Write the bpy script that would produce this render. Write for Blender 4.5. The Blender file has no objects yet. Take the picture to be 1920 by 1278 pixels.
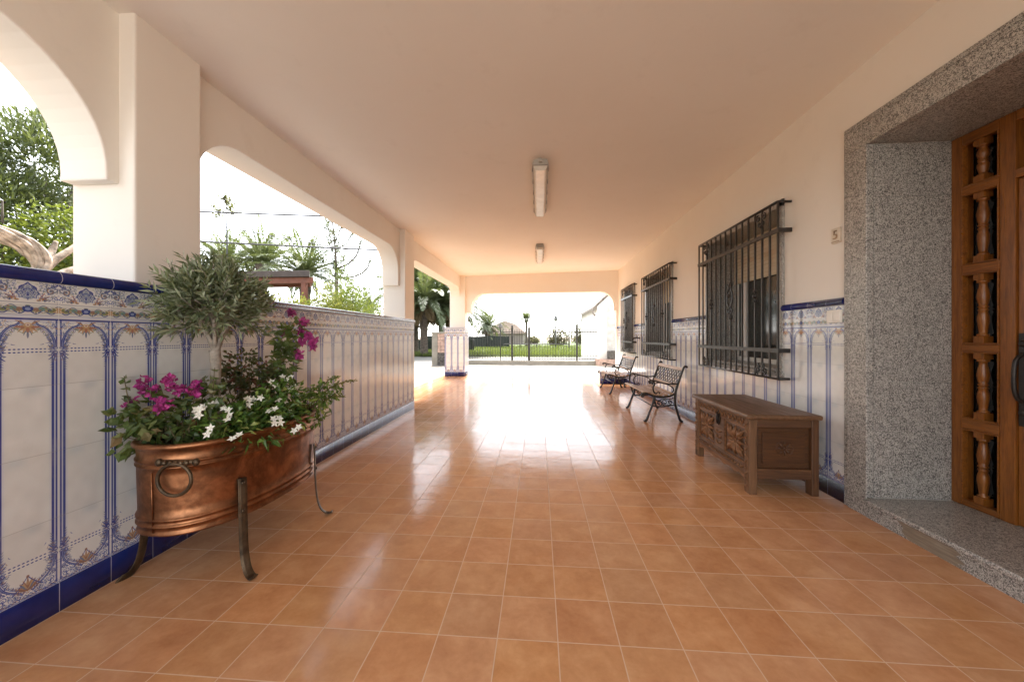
import bpy, bmesh, math, random
import numpy as np
from mathutils import Vector, Matrix

S = bpy.context.scene
COL = S.collection
R = math.radians
rng = np.random.default_rng(7)
random.seed(7)

# ------------------------------------------------------------------ camera
EYE = 1.24
YAW = math.atan(51 / 685.0)
cam_d = bpy.data.cameras.new("camera")
cam = bpy.data.objects.new("camera", cam_d)
COL.objects.link(cam)
cam.location = (0, 0, EYE)
cam.rotation_euler = (R(90), 0, YAW)
cam_d.sensor_width = 36
cam_d.lens = 685.0 / 1920 * 36
cam_d.shift_y = -8.0 / 1920
cam_d.clip_start = 0.05
cam_d.clip_end = 2000
S.camera = cam

# ------------------------------------------------------------------ world, sun, exposure
SUN_EL, SUN_AZ = R(57), R(352)          # azimuth clockwise from +Y
w = bpy.data.worlds.new("World")
S.world = w
w.use_nodes = True
wn = w.node_tree
sky = wn.nodes.new("ShaderNodeTexSky")
sky.sky_type = 'NISHITA'
sky.sun_disc = False
sky.sun_elevation = SUN_EL
sky.sun_rotation = SUN_AZ
sky.air_density = 1.0
sky.dust_density = 0.7
sky.ozone_density = 1.0
hsv = wn.nodes.new("ShaderNodeHueSaturation")
hsv.inputs["Saturation"].default_value = 0.22
wn.links.new(sky.outputs[0], hsv.inputs["Color"])
bg = wn.nodes["Background"]
wn.links.new(hsv.outputs[0], bg.inputs[0])
bg.inputs[1].default_value = 0.115

sun_d = bpy.data.lights.new("sun", 'SUN')
sun_d.energy = 3.2
sun_d.angle = R(14)
sun_d.color = (1.0, 0.95, 0.88)
sun = bpy.data.objects.new("sun", sun_d)
COL.objects.link(sun)
sd = Vector((math.sin(SUN_AZ) * math.cos(SUN_EL), math.cos(SUN_AZ) * math.cos(SUN_EL), math.sin(SUN_EL)))
sun.rotation_euler = sd.to_track_quat('Z', 'Y').to_euler()
sun.location = (4, -6, 12)

S.view_settings.view_transform = 'Standard'
S.view_settings.look = 'None'
S.view_settings.exposure = 2.8
S.view_settings.gamma = 1.0
S.cycles.use_denoising = True
S.cycles.max_bounces = 12
S.cycles.diffuse_bounces = 7
S.cycles.glossy_bounces = 4
S.cycles.transmission_bounces = 6
S.cycles.sample_clamp_indirect = 8.0
S.cycles.caustics_reflective = False
S.cycles.caustics_refractive = False


def at(x, y, X=None, Y=None, Z=None):
    """world point on a ray read off the photo's perspective, at a given plane"""
    u = (x - 960) / 685.0
    v = (y - 631) / 685.0
    c, s = math.cos(YAW), math.sin(YAW)
    d = Vector((u * c - s, u * s + c, -v))
    t = X / d.x if X is not None else (Y / d.y if Y is not None else (Z - EYE) / d.z)
    return Vector((0, 0, EYE)) + d * t


# ------------------------------------------------------------------ object helpers
def setp(o, label=None, cat=None, group=None, kind=None):
    if label: o["label"] = label
    if cat: o["category"] = cat
    if group: o["group"] = group
    if kind: o["kind"] = kind
    return o


def empty(name, loc=(0, 0, 0), label=None, cat=None, group=None, rz=0, parent=None):
    o = bpy.data.objects.new(name, None)
    COL.objects.link(o)
    o.location = loc
    o.rotation_euler = (0, 0, rz)
    o.empty_display_size = 0.1
    if parent: o.parent = parent
    return setp(o, label, cat, group)


def copy_tree(o, parent=None):
    c = o.copy()
    COL.objects.link(c)
    if parent: c.parent = parent
    for ch in o.children:
        copy_tree(ch, c)
    return c


class MB:
    def __init__(s):
        s.v = []; s.f = []; s.mi = []; s.uv = []; s.sm = []

    def add(s, vs, fs, mi=0, uvs=None, smooth=False):
        b = len(s.v)
        s.v += [tuple(p) for p in vs]
        for k, f in enumerate(fs):
            s.f.append(tuple(b + i for i in f))
            s.mi.append(mi)
            s.sm.append(smooth)
            s.uv.append(uvs[k] if uvs else None)
        return s

    def box(s, x0, x1, y0, y1, z0, z1, mi=0):
        vs = [(x0, y0, z0), (x1, y0, z0), (x1, y1, z0), (x0, y1, z0), (x0, y0, z1), (x1, y0, z1), (x1, y1, z1), (x0, y1, z1)]
        return s.add(vs, [(0, 3, 2, 1), (4, 5, 6, 7), (0, 1, 5, 4), (1, 2, 6, 5), (2, 3, 7, 6), (3, 0, 4, 7)], mi)

    def prism(s, poly, axis, a, b, mi=0, smooth=False):
        """poly of 2D points; axis 0: (y,z) along x; 1: (x,z) along y; 2: (x,y) along z"""
        n = len(poly)
        def P(p, t):
            return (t, p[0], p[1]) if axis == 0 else ((p[0], t, p[1]) if axis == 1 else (p[0], p[1], t))
        vs = [P(p, a) for p in poly] + [P(p, b) for p in poly]
        fs = [tuple(range(n))[::-1], tuple(range(n, 2 * n))]
        s.add(vs, fs, mi)
        b0 = len(s.v) - 2 * n
        for i in range(n):
            j = (i + 1) % n
            s.f.append((b0 + i, b0 + j, b0 + n + j, b0 + n + i)); s.mi.append(mi); s.sm.append(smooth); s.uv.append(None)
        return s

    def tube(s, pts, r, n=8, mi=0, cap=True, flat=None, smooth=True, closed=False):
        """sweep; r radius or list; flat=(wx, wy) gives a rectangular/elliptic section"""
        pts = [Vector(p) for p in pts]
        m = len(pts)
        rs = r if isinstance(r, (list, tuple, np.ndarray)) else [r] * m
        up = None
        rings = []
        for i in range(m):
            if closed:
                t = pts[(i + 1) % m] - pts[i - 1]
            else:
                t = pts[min(i + 1, m - 1)] - pts[max(i - 1, 0)]
            if t.length < 1e-9: t = Vector((0, 0, 1))
            t.normalize()
            if up is None:
                a = Vector((0, 0, 1)) if abs(t.z) < 0.9 else Vector((1, 0, 0))
                if flat and len(flat) > 2: a = Vector(flat[2])
                up = (a - t * a.dot(t)).normalized()
            else:
                up = (up - t * up.dot(t))
                if up.length < 1e-6: up = t.orthogonal()
                up.normalize()
            sd_ = t.cross(up)
            ring = []
            for k in range(n):
                a = 2 * math.pi * (k + 0.5) / n
                if flat:
                    q = pts[i] + sd_ * (math.cos(a) * flat[0] * rs[i]) + up * (math.sin(a) * flat[1] * rs[i])
                else:
                    q = pts[i] + (sd_ * math.cos(a) + up * math.sin(a)) * rs[i]
                ring.append(q)
            rings.append(ring)
        vs = [q for ring in rings for q in ring]
        fs = []
        for i in range(m if closed else m - 1):
            i2 = (i + 1) % m
            for k in range(n):
                k2 = (k + 1) % n
                fs.append((i * n + k, i * n + k2, i2 * n + k2, i2 * n + k))
        if cap and not closed:
            fs.append(tuple(range(n))[::-1])
            fs.append(tuple((m - 1) * n + k for k in range(n)))
        return s.add(vs, fs, mi, None, smooth)

    def lathe(s, prof, n=20, c=(0, 0, 0), mi=0, smooth=True, sx=1, sy=1):
        vs = []
        for r, z in prof:
            for k in range(n):
                a = 2 * math.pi * k / n
                vs.append((c[0] + r * sx * math.cos(a), c[1] + r * sy * math.sin(a), c[2] + z))
        fs = []
        for i in range(len(prof) - 1):
            for k in range(n):
                k2 = (k + 1) % n
                fs.append((i * n + k, i * n + k2, (i + 1) * n + k2, (i + 1) * n + k))
        fs.append(tuple(range(n))[::-1]); fs.append(tuple((len(prof) - 1) * n + k for k in range(n)))
        return s.add(vs, fs, mi, None, smooth)

    def ball(s, c, r, n=10, m=6, mi=0, sc=(1, 1, 1)):
        prof = [(max(1e-4, math.sin(math.pi * i / m)), -math.cos(math.pi * i / m)) for i in range(m + 1)]
        vs = []
        for rr, z in prof:
            for k in range(n):
                a = 2 * math.pi * k / n
                vs.append((c[0] + r * sc[0] * rr * math.cos(a), c[1] + r * sc[1] * rr * math.sin(a), c[2] + r * sc[2] * z))
        fs = []
        for i in range(m):
            for k in range(n):
                k2 = (k + 1) % n
                fs.append((i * n + k, i * n + k2, (i + 1) * n + k2, (i + 1) * n + k))
        return s.add(vs, fs, mi, None, True)

    def build(s, name, mats, parent=None, bevel=0, seg=2, smooth=None, angle=30):
        me = bpy.data.meshes.new(name)
        me.from_pydata(s.v, [], s.f)
        if not isinstance(mats, (list, tuple)): mats = [mats]
        for m in mats: me.materials.append(m)
        me.polygons.foreach_set("material_index", s.mi)
        me.polygons.foreach_set("use_smooth", s.sm if smooth is None else [smooth] * len(s.f))
        if any(u for u in s.uv):
            uvl = me.uv_layers.new(name="UVMap")
            for p, u in zip(me.polygons, s.uv):
                if u:
                    for li, q in zip(p.loop_indices, u): uvl.data[li].uv = q
        me.update()
        o = bpy.data.objects.new(name, me)
        COL.objects.link(o)
        if parent: o.parent = parent
        if bevel:
            b = o.modifiers.new("bevel", 'BEVEL')
            b.width = bevel; b.segments = seg; b.limit_method = 'ANGLE'; b.angle_limit = R(angle)
            b.harden_normals = False
        return o


def spline(pts, n=6, closed=False):
    pts = [Vector(p) for p in pts]
    out = []
    m = len(pts)
    for i in range(m if closed else m - 1):
        if closed:
            p0, p1, p2, p3 = pts[i - 1], pts[i], pts[(i + 1) % m], pts[(i + 2) % m]
        else:
            p0 = pts[max(i - 1, 0)]; p1 = pts[i]; p2 = pts[i + 1]; p3 = pts[min(i + 2, m - 1)]
        for k in range(n):
            t = k / n
            out.append(0.5 * ((2 * p1) + (p2 - p0) * t + (2 * p0 - 5 * p1 + 4 * p2 - p3) * t * t + (3 * p1 - p0 - 3 * p2 + p3) * t ** 3))
    if not closed: out.append(pts[-1])
    return out


def norm(a):
    return a / np.maximum(np.linalg.norm(a, axis=-1, keepdims=True), 1e-9)


def np_mesh(name, V, F, mats, parent=None, tone=None, mi=None, smooth=True):
    """F: (n,k) int array"""
    me = bpy.data.meshes.new(name)
    n, k = F.shape
    me.vertices.add(len(V)); me.vertices.foreach_set("co", np.asarray(V, np.float32).ravel())
    me.loops.add(n * k); me.loops.foreach_set("vertex_index", F.astype(np.int32).ravel())
    me.polygons.add(n)
    me.polygons.foreach_set("loop_start", (np.arange(n) * k).astype(np.int32))
    if not isinstance(mats, (list, tuple)): mats = [mats]
    for m in mats: me.materials.append(m)
    if mi is not None: me.polygons.foreach_set("material_index", np.asarray(mi, np.int32))
    me.polygons.foreach_set("use_smooth", np.full(n, smooth))
    if tone is not None:
        a = me.attributes.new("tone", 'FLOAT', 'POINT')
        a.data.foreach_set("value", np.asarray(tone, np.float32))
    me.update(calc_edges=True)
    me.validate()
    o = bpy.data.objects.new(name, me)
    COL.objects.link(o)
    if parent: o.parent = parent
    return o


def leaf_geo(P, D, L, W, droop=0.2, fold=0.25, N=None, g=rng):
    """P base points, D directions: returns V,F,leaf index of each vertex"""
    n = len(P)
    D = norm(D)
    if N is None:
        N = g.normal(size=(n, 3)) + np.array([0, 0, 1.2])
    Sd = norm(np.cross(D, N))
    N = norm(np.cross(Sd, D))
    L = np.broadcast_to(L, (n,))[:, None]; W = np.broadcast_to(W, (n,))[:, None]
    dn = np.array([0, 0, -1.0])
    m = P + D * L * 0.45 + dn * L * droop * 0.15
    T = P + D * L + dn * L * droop
    C = m - N * W * fold
    A = m + Sd * W * 0.5
    B = m - Sd * W * 0.5
    V = np.stack([P, A, T, B, C], 1).reshape(-1, 3)
    b = (np.arange(n) * 5)[:, None]
    F = np.stack([b + np.array([0, 1, 4]), b + np.array([1, 2, 4]), b + np.array([2, 3, 4]), b + np.array([3, 0, 4])], 1).reshape(-1, 3)
    return V, F, np.repeat(np.arange(n), 5)


def leaves(name, P, D, L, W, mat, parent=None, droop=0.2, fold=0.25, N=None, tone=None, g=rng):
    V, F, idx = leaf_geo(P, D, L, W, droop, fold, N, g)
    if tone is None: tone = g.random(len(P))
    return np_mesh(name, V, F, mat, parent, tone=np.asarray(tone)[idx], smooth=False)


# ------------------------------------------------------------------ material helpers
def new_mat(name):
    m = bpy.data.materials.new(name)
    m.use_nodes = True
    nt = m.node_tree
    return m, nt, nt.nodes["Principled BSDF"]


def nd(nt, t, **kw):
    n = nt.nodes.new(t)
    for k, v in kw.items():
        if k.startswith("_"):
            setattr(n, k[1:], v)
        else:
            key = int(k[1:]) if k[0] == "i" and k[1:].isdigit() else k.replace("_", " ")
            s_ = n.inputs[key]
            if hasattr(v, "is_output") or isinstance(v, bpy.types.NodeSocket):
                nt.links.new(v, s_)
            else:
                s_.default_value = v
    return n


def mth(nt, op, a, b=0.0, c=None, clamp=False):
    n = nt.nodes.new("ShaderNodeMath")
    n.operation = op; n.use_clamp = clamp
    for i, q in enumerate((a, b, c)):
        if q is None: continue
        if isinstance(q, bpy.types.NodeSocket): nt.links.new(q, n.inputs[i])
        else: n.inputs[i].default_value = q
    return n.outputs[0]


def mix(nt, f, a, b, mode='MIX'):
    n = nt.nodes.new("ShaderNodeMix")
    n.data_type = 'RGBA'; n.blend_type = mode
    for key, q in ((0, f), (6, a), (7, b)):
        if isinstance(q, bpy.types.NodeSocket): nt.links.new(q, n.inputs[key])
        else: n.inputs[key].default_value = q if key == 0 else (*q[:3], 1)
    return n.outputs[2]


def ramp(nt, f, stops, interp='LINEAR'):
    n = nt.nodes.new("ShaderNodeValToRGB")
    n.color_ramp.interpolation = interp
    e = n.color_ramp.elements
    while len(e) < len(stops): e.new(0.5)
    for q, (p, c) in zip(e, stops):
        q.position = p
        q.color = (*c, 1) if len(c) == 3 else c
    nt.links.new(f, n.inputs[0])
    return n.outputs[0]


def ocoord(nt, sc=(1, 1, 1)):
    tc = nt.nodes.new("ShaderNodeTexCoord")
    mp = nt.nodes.new("ShaderNodeMapping")
    mp.inputs["Scale"].default_value = sc
    nt.links.new(tc.outputs["Object"], mp.inputs["Vector"])
    return mp.outputs[0]


def noise(nt, vec, scale, detail=4, rough=0.55, dist=0.0):
    n = nt.nodes.new("ShaderNodeTexNoise")
    nt.links.new(vec, n.inputs["Vector"])
    n.inputs["Scale"].default_value = scale
    n.inputs["Detail"].default_value = detail
    n.inputs["Roughness"].default_value = rough
    n.inputs["Distortion"].default_value = dist
    return n.outputs[0]


def bump(nt, h, strength=0.2, dist=0.01, normal=None):
    n = nt.nodes.new("ShaderNodeBump")
    n.inputs["Strength"].default_value = strength
    n.inputs["Distance"].default_value = dist
    nt.links.new(h, n.inputs["Height"])
    if normal is not None: nt.links.new(normal, n.inputs["Normal"])
    return n.outputs[0]


def simple(name, col, rough=0.5, metal=0.0, var=0.12, nscale=6, bstr=0.0, bscale=60, spec=0.5, col2=None):
    m, nt, b = new_mat(name)
    v = ocoord(nt)
    f = noise(nt, v, nscale, 5, 0.6)
    c2 = col2 or tuple(max(0, q * (1 - var * 2)) for q in col)
    c1 = tuple(min(1, q * (1 + var)) for q in col)
    nt.links.new(ramp(nt, f, [(0.3, c2), (0.7, c1)]), b.inputs["Base Color"])
    rr = ramp(nt, noise(nt, v, nscale * 2.3, 3), [(0.3, (rough * 0.85,) * 3), (0.7, (min(1, rough * 1.15),) * 3)])
    nt.links.new(rr, b.inputs["Roughness"])
    b.inputs["Metallic"].default_value = metal
    b.inputs["Specular IOR Level"].default_value = spec
    if bstr:
        nt.links.new(bump(nt, noise(nt, v, bscale, 4), bstr, 0.004), b.inputs["Normal"])
    return m


def leaf_mat(name, stops, rough=0.45, trans=0.3, spec=0.4):
    m, nt, b = new_mat(name)
    a = nt.nodes.new("ShaderNodeAttribute"); a.attribute_name = "tone"
    c = ramp(nt, a.outputs["Fac"], stops)
    nt.links.new(c, b.inputs["Base Color"])
    b.inputs["Roughness"].default_value = rough
    b.inputs["Specular IOR Level"].default_value = spec
    t = nt.nodes.new("ShaderNodeBsdfTranslucent")
    nt.links.new(mix(nt, 0.5, c, (0.35, 0.42, 0.06), 'MIX'), t.inputs[0])
    mx = nt.nodes.new("ShaderNodeMixShader")
    mx.inputs[0].default_value = trans
    nt.links.new(b.outputs[0], mx.inputs[1]); nt.links.new(t.outputs[0], mx.inputs[2])
    nt.links.new(mx.outputs[0], nt.nodes["Material Output"].inputs[0])
    return m


# ------------------------------------------------------------------ materials
def mk_plaster(name, c1, c2):
    m, nt, b = new_mat(name)
    v = ocoord(nt)
    f = noise(nt, v, 0.9, 4, 0.6)
    c = ramp(nt, f, [(0.3, c2), (0.7, c1)])
    st = noise(nt, v, 3.5, 6, 0.7)
    c = mix(nt, ramp(nt, st, [(0.58, (0, 0, 0)), (0.8, (0.16, 0.16, 0.16))]), c, (0.5, 0.42, 0.34))
    nt.links.new(c, b.inputs["Base Color"])
    b.inputs["Roughness"].default_value = 0.75
    b.inputs["Specular IOR Level"].default_value = 0.25
    h1 = noise(nt, v, 3.2, 4, 0.6)
    h2 = noise(nt, v, 90, 4, 0.6)
    n1 = bump(nt, h1, 0.25, 0.012)
    nt.links.new(bump(nt, h2, 0.12, 0.003, n1), b.inputs["Normal"])
    return m


M_plaster = mk_plaster("plaster", (0.84, 0.795, 0.725), (0.81, 0.76, 0.685))
M_ceil = mk_plaster("ceiling_plaster", (0.84, 0.795, 0.72), (0.81, 0.76, 0.68))


def mk_floor():
    m, nt, b = new_mat("terracotta_floor_tiles")
    tc = nt.nodes.new("ShaderNodeTexCoord")
    sp = nt.nodes.new("ShaderNodeSeparateXYZ")
    nt.links.new(tc.outputs["Object"], sp.inputs[0])
    T = 0.248
    wob = noise(nt, tc.outputs["Object"], 14, 2)
    wobv = mth(nt, 'MULTIPLY', mth(nt, 'SUBTRACT', wob, 0.5), 0.006)
    ax = mth(nt, 'DIVIDE', mth(nt, 'ADD', sp.outputs[0], 0.172 + 40 * T), T)
    ay = mth(nt, 'DIVIDE', mth(nt, 'ADD', sp.outputs[1], -1.495 + 40 * T), T)
    def edge(a):
        f = mth(nt, 'FRACT', a)
        d = mth(nt, 'MULTIPLY', mth(nt, 'MINIMUM', f, mth(nt, 'SUBTRACT', 1.0, f)), T)
        return d
    d = mth(nt, 'ADD', mth(nt, 'MINIMUM', edge(ax), edge(ay)), mth(nt, 'MULTIPLY', wobv, 0.25))
    grout = nd(nt, "ShaderNodeMapRange", Value=d, i1=0.0026, i2=0.0017, i3=0.0, i4=1.0).outputs[0]
    cell = nt.nodes.new("ShaderNodeCombineXYZ")
    nt.links.new(mth(nt, 'FLOOR', ax), cell.inputs[0]); nt.links.new(mth(nt, 'FLOOR', ay), cell.inputs[1])
    wnz = nt.nodes.new("ShaderNodeTexWhiteNoise"); wnz.noise_dimensions = '3D'
    nt.links.new(cell.outputs[0], wnz.inputs["Vector"])
    # each tile gets its own patch of cloudy colour
    off = nt.nodes.new("ShaderNodeVectorMath"); off.operation = 'MULTIPLY_ADD'
    nt.links.new(wnz.outputs["Color"], off.inputs[0]); off.inputs[1].default_value = (9, 9, 9)
    nt.links.new(tc.outputs["Object"], off.inputs[2])
    cl = noise(nt, off.outputs[0], 7, 5, 0.6, 0.3)
    fine = noise(nt, off.outputs[0], 38, 4, 0.7)
    c = ramp(nt, cl, [(0.22, (0.45, 0.200, 0.080)), (0.5, (0.575, 0.285, 0.126)), (0.8, (0.70, 0.395, 0.200))])
    c = mix(nt, 0.16, c, ramp(nt, fine, [(0.3, (0.34, 0.13, 0.045)), (0.7, (0.64, 0.36, 0.18))]))
    tv = mth(nt, 'MULTIPLY_ADD', wnz.outputs["Value"], 0.12, 0.95)
    hs = nt.nodes.new("ShaderNodeHueSaturation")
    nt.links.new(c, hs.inputs["Color"]); nt.links.new(tv, hs.inputs["Value"])
    sw_ = nt.nodes.new("ShaderNodeSeparateColor"); nt.links.new(wnz.outputs["Color"], sw_.inputs[0])
    nt.links.new(mth(nt, 'MULTIPLY_ADD', sw_.outputs[1], 0.005, 0.4965), hs.inputs["Hue"])
    nt.links.new(mth(nt, 'MULTIPLY_ADD', sw_.outputs[2], 0.07, 0.935), hs.inputs["Saturation"])
    c = mix(nt, grout, hs.outputs[0], (0.64, 0.45, 0.31))
    nt.links.new(c, b.inputs["Base Color"])
    r0 = ramp(nt, noise(nt, tc.outputs["Object"], 2.2, 8, 0.72), [(0.3, (0.10,) * 3), (0.55, (0.16,) * 3), (0.75, (0.28,) * 3)])
    rr = mix(nt, grout, r0, (0.75, 0.75, 0.75))
    nt.links.new(rr, b.inputs["Roughness"])
    b.inputs["Specular IOR Level"].default_value = 0.26
    # each tile is laid very slightly out of plane, its face slightly pillowed
    geo = nt.nodes.new("ShaderNodeNewGeometry")
    tl = nt.nodes.new("ShaderNodeVectorMath"); tl.operation = 'MULTIPLY_ADD'
    ctr = nt.nodes.new("ShaderNodeVectorMath"); ctr.operation = 'SUBTRACT'
    nt.links.new(wnz.outputs["Color"], ctr.inputs[0]); ctr.inputs[1].default_value = (0.5, 0.5, 0.5)
    nt.links.new(ctr.outputs[0], tl.inputs[0]); tl.inputs[1].default_value = (0.010, 0.010, 0.0)
    nt.links.new(geo.outputs["Normal"], tl.inputs[2])
    nm = nt.nodes.new("ShaderNodeVectorMath"); nm.operation = 'NORMALIZE'
    nt.links.new(tl.outputs[0], nm.inputs[0])
    h = noise(nt, off.outputs[0], 9, 3, 0.5)
    h = mth(nt, 'SUBTRACT', h, mth(nt, 'MULTIPLY', grout, 0.6))
    nt.links.new(bump(nt, h, 0.16, 0.006, nm.outputs[0]), b.inputs["Normal"])
    return m


M_floor = mk_floor()


def mk_granite(name, bright=1.0):
    m, nt, b = new_mat(name)
    v = ocoord(nt)
    a = noise(nt, v, 74, 2, 0.5, 2.4)
    a2 = noise(nt, v, 150, 2, 0.5, 0.6)
    big = noise(nt, v, 4, 3)
    f = mth(nt, 'ADD', mth(nt, 'MULTIPLY', a, 0.78), mth(nt, 'MULTIPLY', a2, 0.22))
    k = bright
    c = ramp(nt, f, [(0.41, (0.035 * k, 0.034 * k, 0.033 * k)), (0.465, (0.13 * k, 0.125 * k, 0.12 * k)), (0.51, (0.42 * k, 0.405 * k, 0.37 * k)), (0.60, (0.60 * k, 0.575 * k, 0.53 * k))])
    c = mix(nt, 0.22, c, ramp(nt, big, [(0.3, (0.22, 0.21, 0.19)), (0.7, (0.34, 0.32, 0.29))]))
    nt.links.new(c, b.inputs["Base Color"])
    b.inputs["Roughness"].default_value = 0.3
    nt.links.new(bump(nt, a2, 0.05, 0.002), b.inputs["Normal"])
    return m


M_granite = mk_granite("grey_granite")


def mk_wood(name, c_dark, c_mid, c_light, axis=2, scale=9.0, rough=0.35, grain=1.0):
    m, nt, b = new_mat(name)
    sc = [scale * 3.2] * 3
    sc[axis] = scale * 0.22
    v = ocoord(nt, tuple(sc))
    f = noise(nt, v, 1.6, 6, 0.62, 0.9)
    f2 = noise(nt, v, 7.0, 3, 0.6, 0.3)
    g = mth(nt, 'ADD', mth(nt, 'MULTIPLY', f, 0.7), mth(nt, 'MULTIPLY', f2, 0.3 * grain))
    c = ramp(nt, g, [(0.3, c_dark), (0.5, c_mid), (0.72, c_light)])
    nt.links.new(c, b.inputs["Base Color"])
    rr = ramp(nt, f, [(0.3, (rough * 1.25,) * 3), (0.7, (rough * 0.8,) * 3)])
    nt.links.new(rr, b.inputs["Roughness"])
    nt.links.new(bump(nt, g, 0.18, 0.003), b.inputs["Normal"])
    return m


M_door = mk_wood("varnished_door_wood", (0.085, 0.024, 0.004), (0.21, 0.070, 0.011), (0.33, 0.125, 0.024), 2, 9, 0.32)
M_doorh = mk_wood("varnished_door_rail_wood", (0.085, 0.024, 0.004), (0.21, 0.070, 0.011), (0.33, 0.125, 0.024), 1, 9, 0.32)
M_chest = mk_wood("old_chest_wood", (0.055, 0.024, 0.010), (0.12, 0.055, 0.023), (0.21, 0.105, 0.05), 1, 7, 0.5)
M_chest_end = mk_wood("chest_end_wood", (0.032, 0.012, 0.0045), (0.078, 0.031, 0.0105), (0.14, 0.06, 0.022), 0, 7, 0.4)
M_legwood = mk_wood("chest_leg_wood", (0.045, 0.018, 0.007), (0.10, 0.043, 0.017), (0.17, 0.08, 0.035), 2, 7, 0.5)
M_railwood = mk_wood("chest_rail_wood", (0.045, 0.018, 0.007), (0.10, 0.043, 0.017), (0.17, 0.08, 0.035), 0, 7, 0.5)
M_carvev = mk_wood("worn_carved_post_wood", (0.075, 0.033, 0.013), (0.16, 0.078, 0.033), (0.26, 0.14, 0.066), 2, 7, 0.6)
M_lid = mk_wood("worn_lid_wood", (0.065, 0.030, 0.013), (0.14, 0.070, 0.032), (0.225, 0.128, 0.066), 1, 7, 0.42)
M_carve = mk_wood("worn_relief_lit_wood", (0.09, 0.036, 0.013), (0.21, 0.094, 0.036), (0.35, 0.175, 0.078), 1, 7, 0.6)  # lighter than its grounds, light on the relief put into the colour
M_slat = mk_wood("bench_slat_wood", (0.24, 0.13, 0.065), (0.40, 0.235, 0.13), (0.54, 0.36, 0.23), 1, 7, 0.4)
M_iron = simple("black_cast_iron", (0.028, 0.022, 0.018), 0.42, 0.3, 0.25, 20, 0.15, 90)
M_grille = simple("black_grille_paint", (0.024, 0.020, 0.017), 0.38, 0.1, 0.25, 12, 0.12, 60)
M_strap = simple("aged_bronze_strap", (0.11, 0.075, 0.045), 0.45, 0.75, 0.35, 14, 0.3, 50)
M_white = simple("white_paint", (0.80, 0.79, 0.76), 0.4, 0, 0.03, 3)
M_switch = simple("white_plastic", (0.78, 0.75, 0.69), 0.35, 0, 0.02, 3)
M_ceramic = simple("cream_ceramic", (0.72, 0.64, 0.52), 0.35, 0, 0.08, 12)
M_numeral = simple("brown_glaze", (0.34, 0.24, 0.14), 0.35, 0, 0.2, 12)
M_glass = simple("dark_window_glass", (0.035, 0.037, 0.032), 0.08, 0, 0.1, 2, spec=0.6)
M_doorglass = simple("black_door_glass", (0.008, 0.008, 0.008), 0.08, 0, 0.1, 2, spec=0.5)
M_dark = simple("dark_room", (0.02, 0.018, 0.016), 0.9)
M_shutter = simple("roller_shutter_cream", (0.66, 0.57, 0.42), 0.45, 0, 0.05, 6)
M_lampbody = simple("lamp_housing_grey", (0.42, 0.40, 0.36), 0.5, 0, 0.08, 8)
M_lampcover = simple("lamp_cover_plastic", (0.74, 0.70, 0.62), 0.22, 0, 0.06, 10)
M_clip = simple("lamp_clip", (0.2, 0.19, 0.18), 0.35, 0.6)
M_soil = simple("potting_soil", (0.035, 0.022, 0.014), 0.95, 0, 0.4, 40, 0.9, 60)
M_bark_olive = simple("olive_bark", (0.33, 0.29, 0.24), 0.85, 0, 0.25, 25, 0.6, 70)
M_stem = simple("green_brown_stem", (0.14, 0.11, 0.05), 0.7, 0, 0.3, 30)
M_bark = simple("grey_brown_bark", (0.13, 0.105, 0.085), 0.9, 0, 0.35, 9, 0.8, 25)
M_palebark = simple("pale_twisted_bark", (0.42, 0.34, 0.27), 0.9, 0, 0.35, 16, 0.9, 40)
M_concrete = simple("pale_concrete", (0.225, 0.200, 0.168), 0.85, 0, 0.16, 1.1, 0.25, 30)
M_sidepave = simple("side_terrace_paving", (0.22, 0.20, 0.17), 0.85, 0, 0.08, 1.5, 0.2, 30)
M_bounce_paving = simple("pale_bounce_paving", (0.68, 0.645, 0.59), 0.8, 0, 0.06, 1.5, 0.2, 30)  # made pale to bounce daylight into the porch
M_road = simple("dusty_road", (0.25, 0.235, 0.21), 0.9, 0, 0.1, 0.8, 0.2, 20)
M_curb = simple("kerb_concrete", (0.27, 0.25, 0.215), 0.85, 0, 0.12, 3, 0.3, 40)
M_soilground = simple("garden_soil", (0.16, 0.12, 0.08), 0.95, 0, 0.3, 2, 0.4, 20)
M_lawn = simple("lawn_green", (0.06, 0.085, 0.018), 0.9, 0, 0.3, 1.3, 0.5, 15, col2=(0.042, 0.06, 0.013))
M_annex = simple("white_render", (0.80, 0.78, 0.74), 0.8, 0, 0.04, 2, 0.15, 60)
M_rooftile = simple("clay_roof_tile", (0.21, 0.18, 0.155), 0.8, 0, 0.25, 8, 0.3, 30)
M_pinkhouse = simple("hazy_pink_roof", (0.50, 0.37, 0.325), 0.85, 0, 0.15, 1.5)  # paled pink, distance haze put into the roof colour
M_brick = simple("red_brick", (0.34, 0.16, 0.10), 0.85, 0, 0.25, 14, 0.4, 50)
M_darkstone = simple("dark_rubble_stone", (0.12, 0.11, 0.10), 0.85, 0, 0.4, 12, 0.6, 30)
M_pinkstone = simple("pink_stone", (0.48, 0.33, 0.27), 0.85, 0, 0.2, 10, 0.4, 40)
M_net = simple("dark_shade_net", (0.030, 0.035, 0.031), 0.9, 0, 0.2, 4)
M_fence = simple("fence_green_black_paint", (0.03, 0.028, 0.023), 0.6, 0.1, 0.2, 6)
M_wire = simple("cable_black", (0.05, 0.05, 0.055), 0.7)
M_pergroof = simple("brown_roof_sheet", (0.055, 0.040, 0.034), 0.7, 0, 0.15, 3)
M_pergred = simple("red_brown_beam", (0.15, 0.050, 0.028), 0.7, 0, 0.15, 3)
M_lampglass = simple("lamp_head_grey", (0.16, 0.155, 0.15), 0.4)
M_patch = mk_wood("brown_repair_stone", (0.15, 0.12, 0.085), (0.235, 0.19, 0.14), (0.36, 0.31, 0.24), 1, 9, 0.4)


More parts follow.
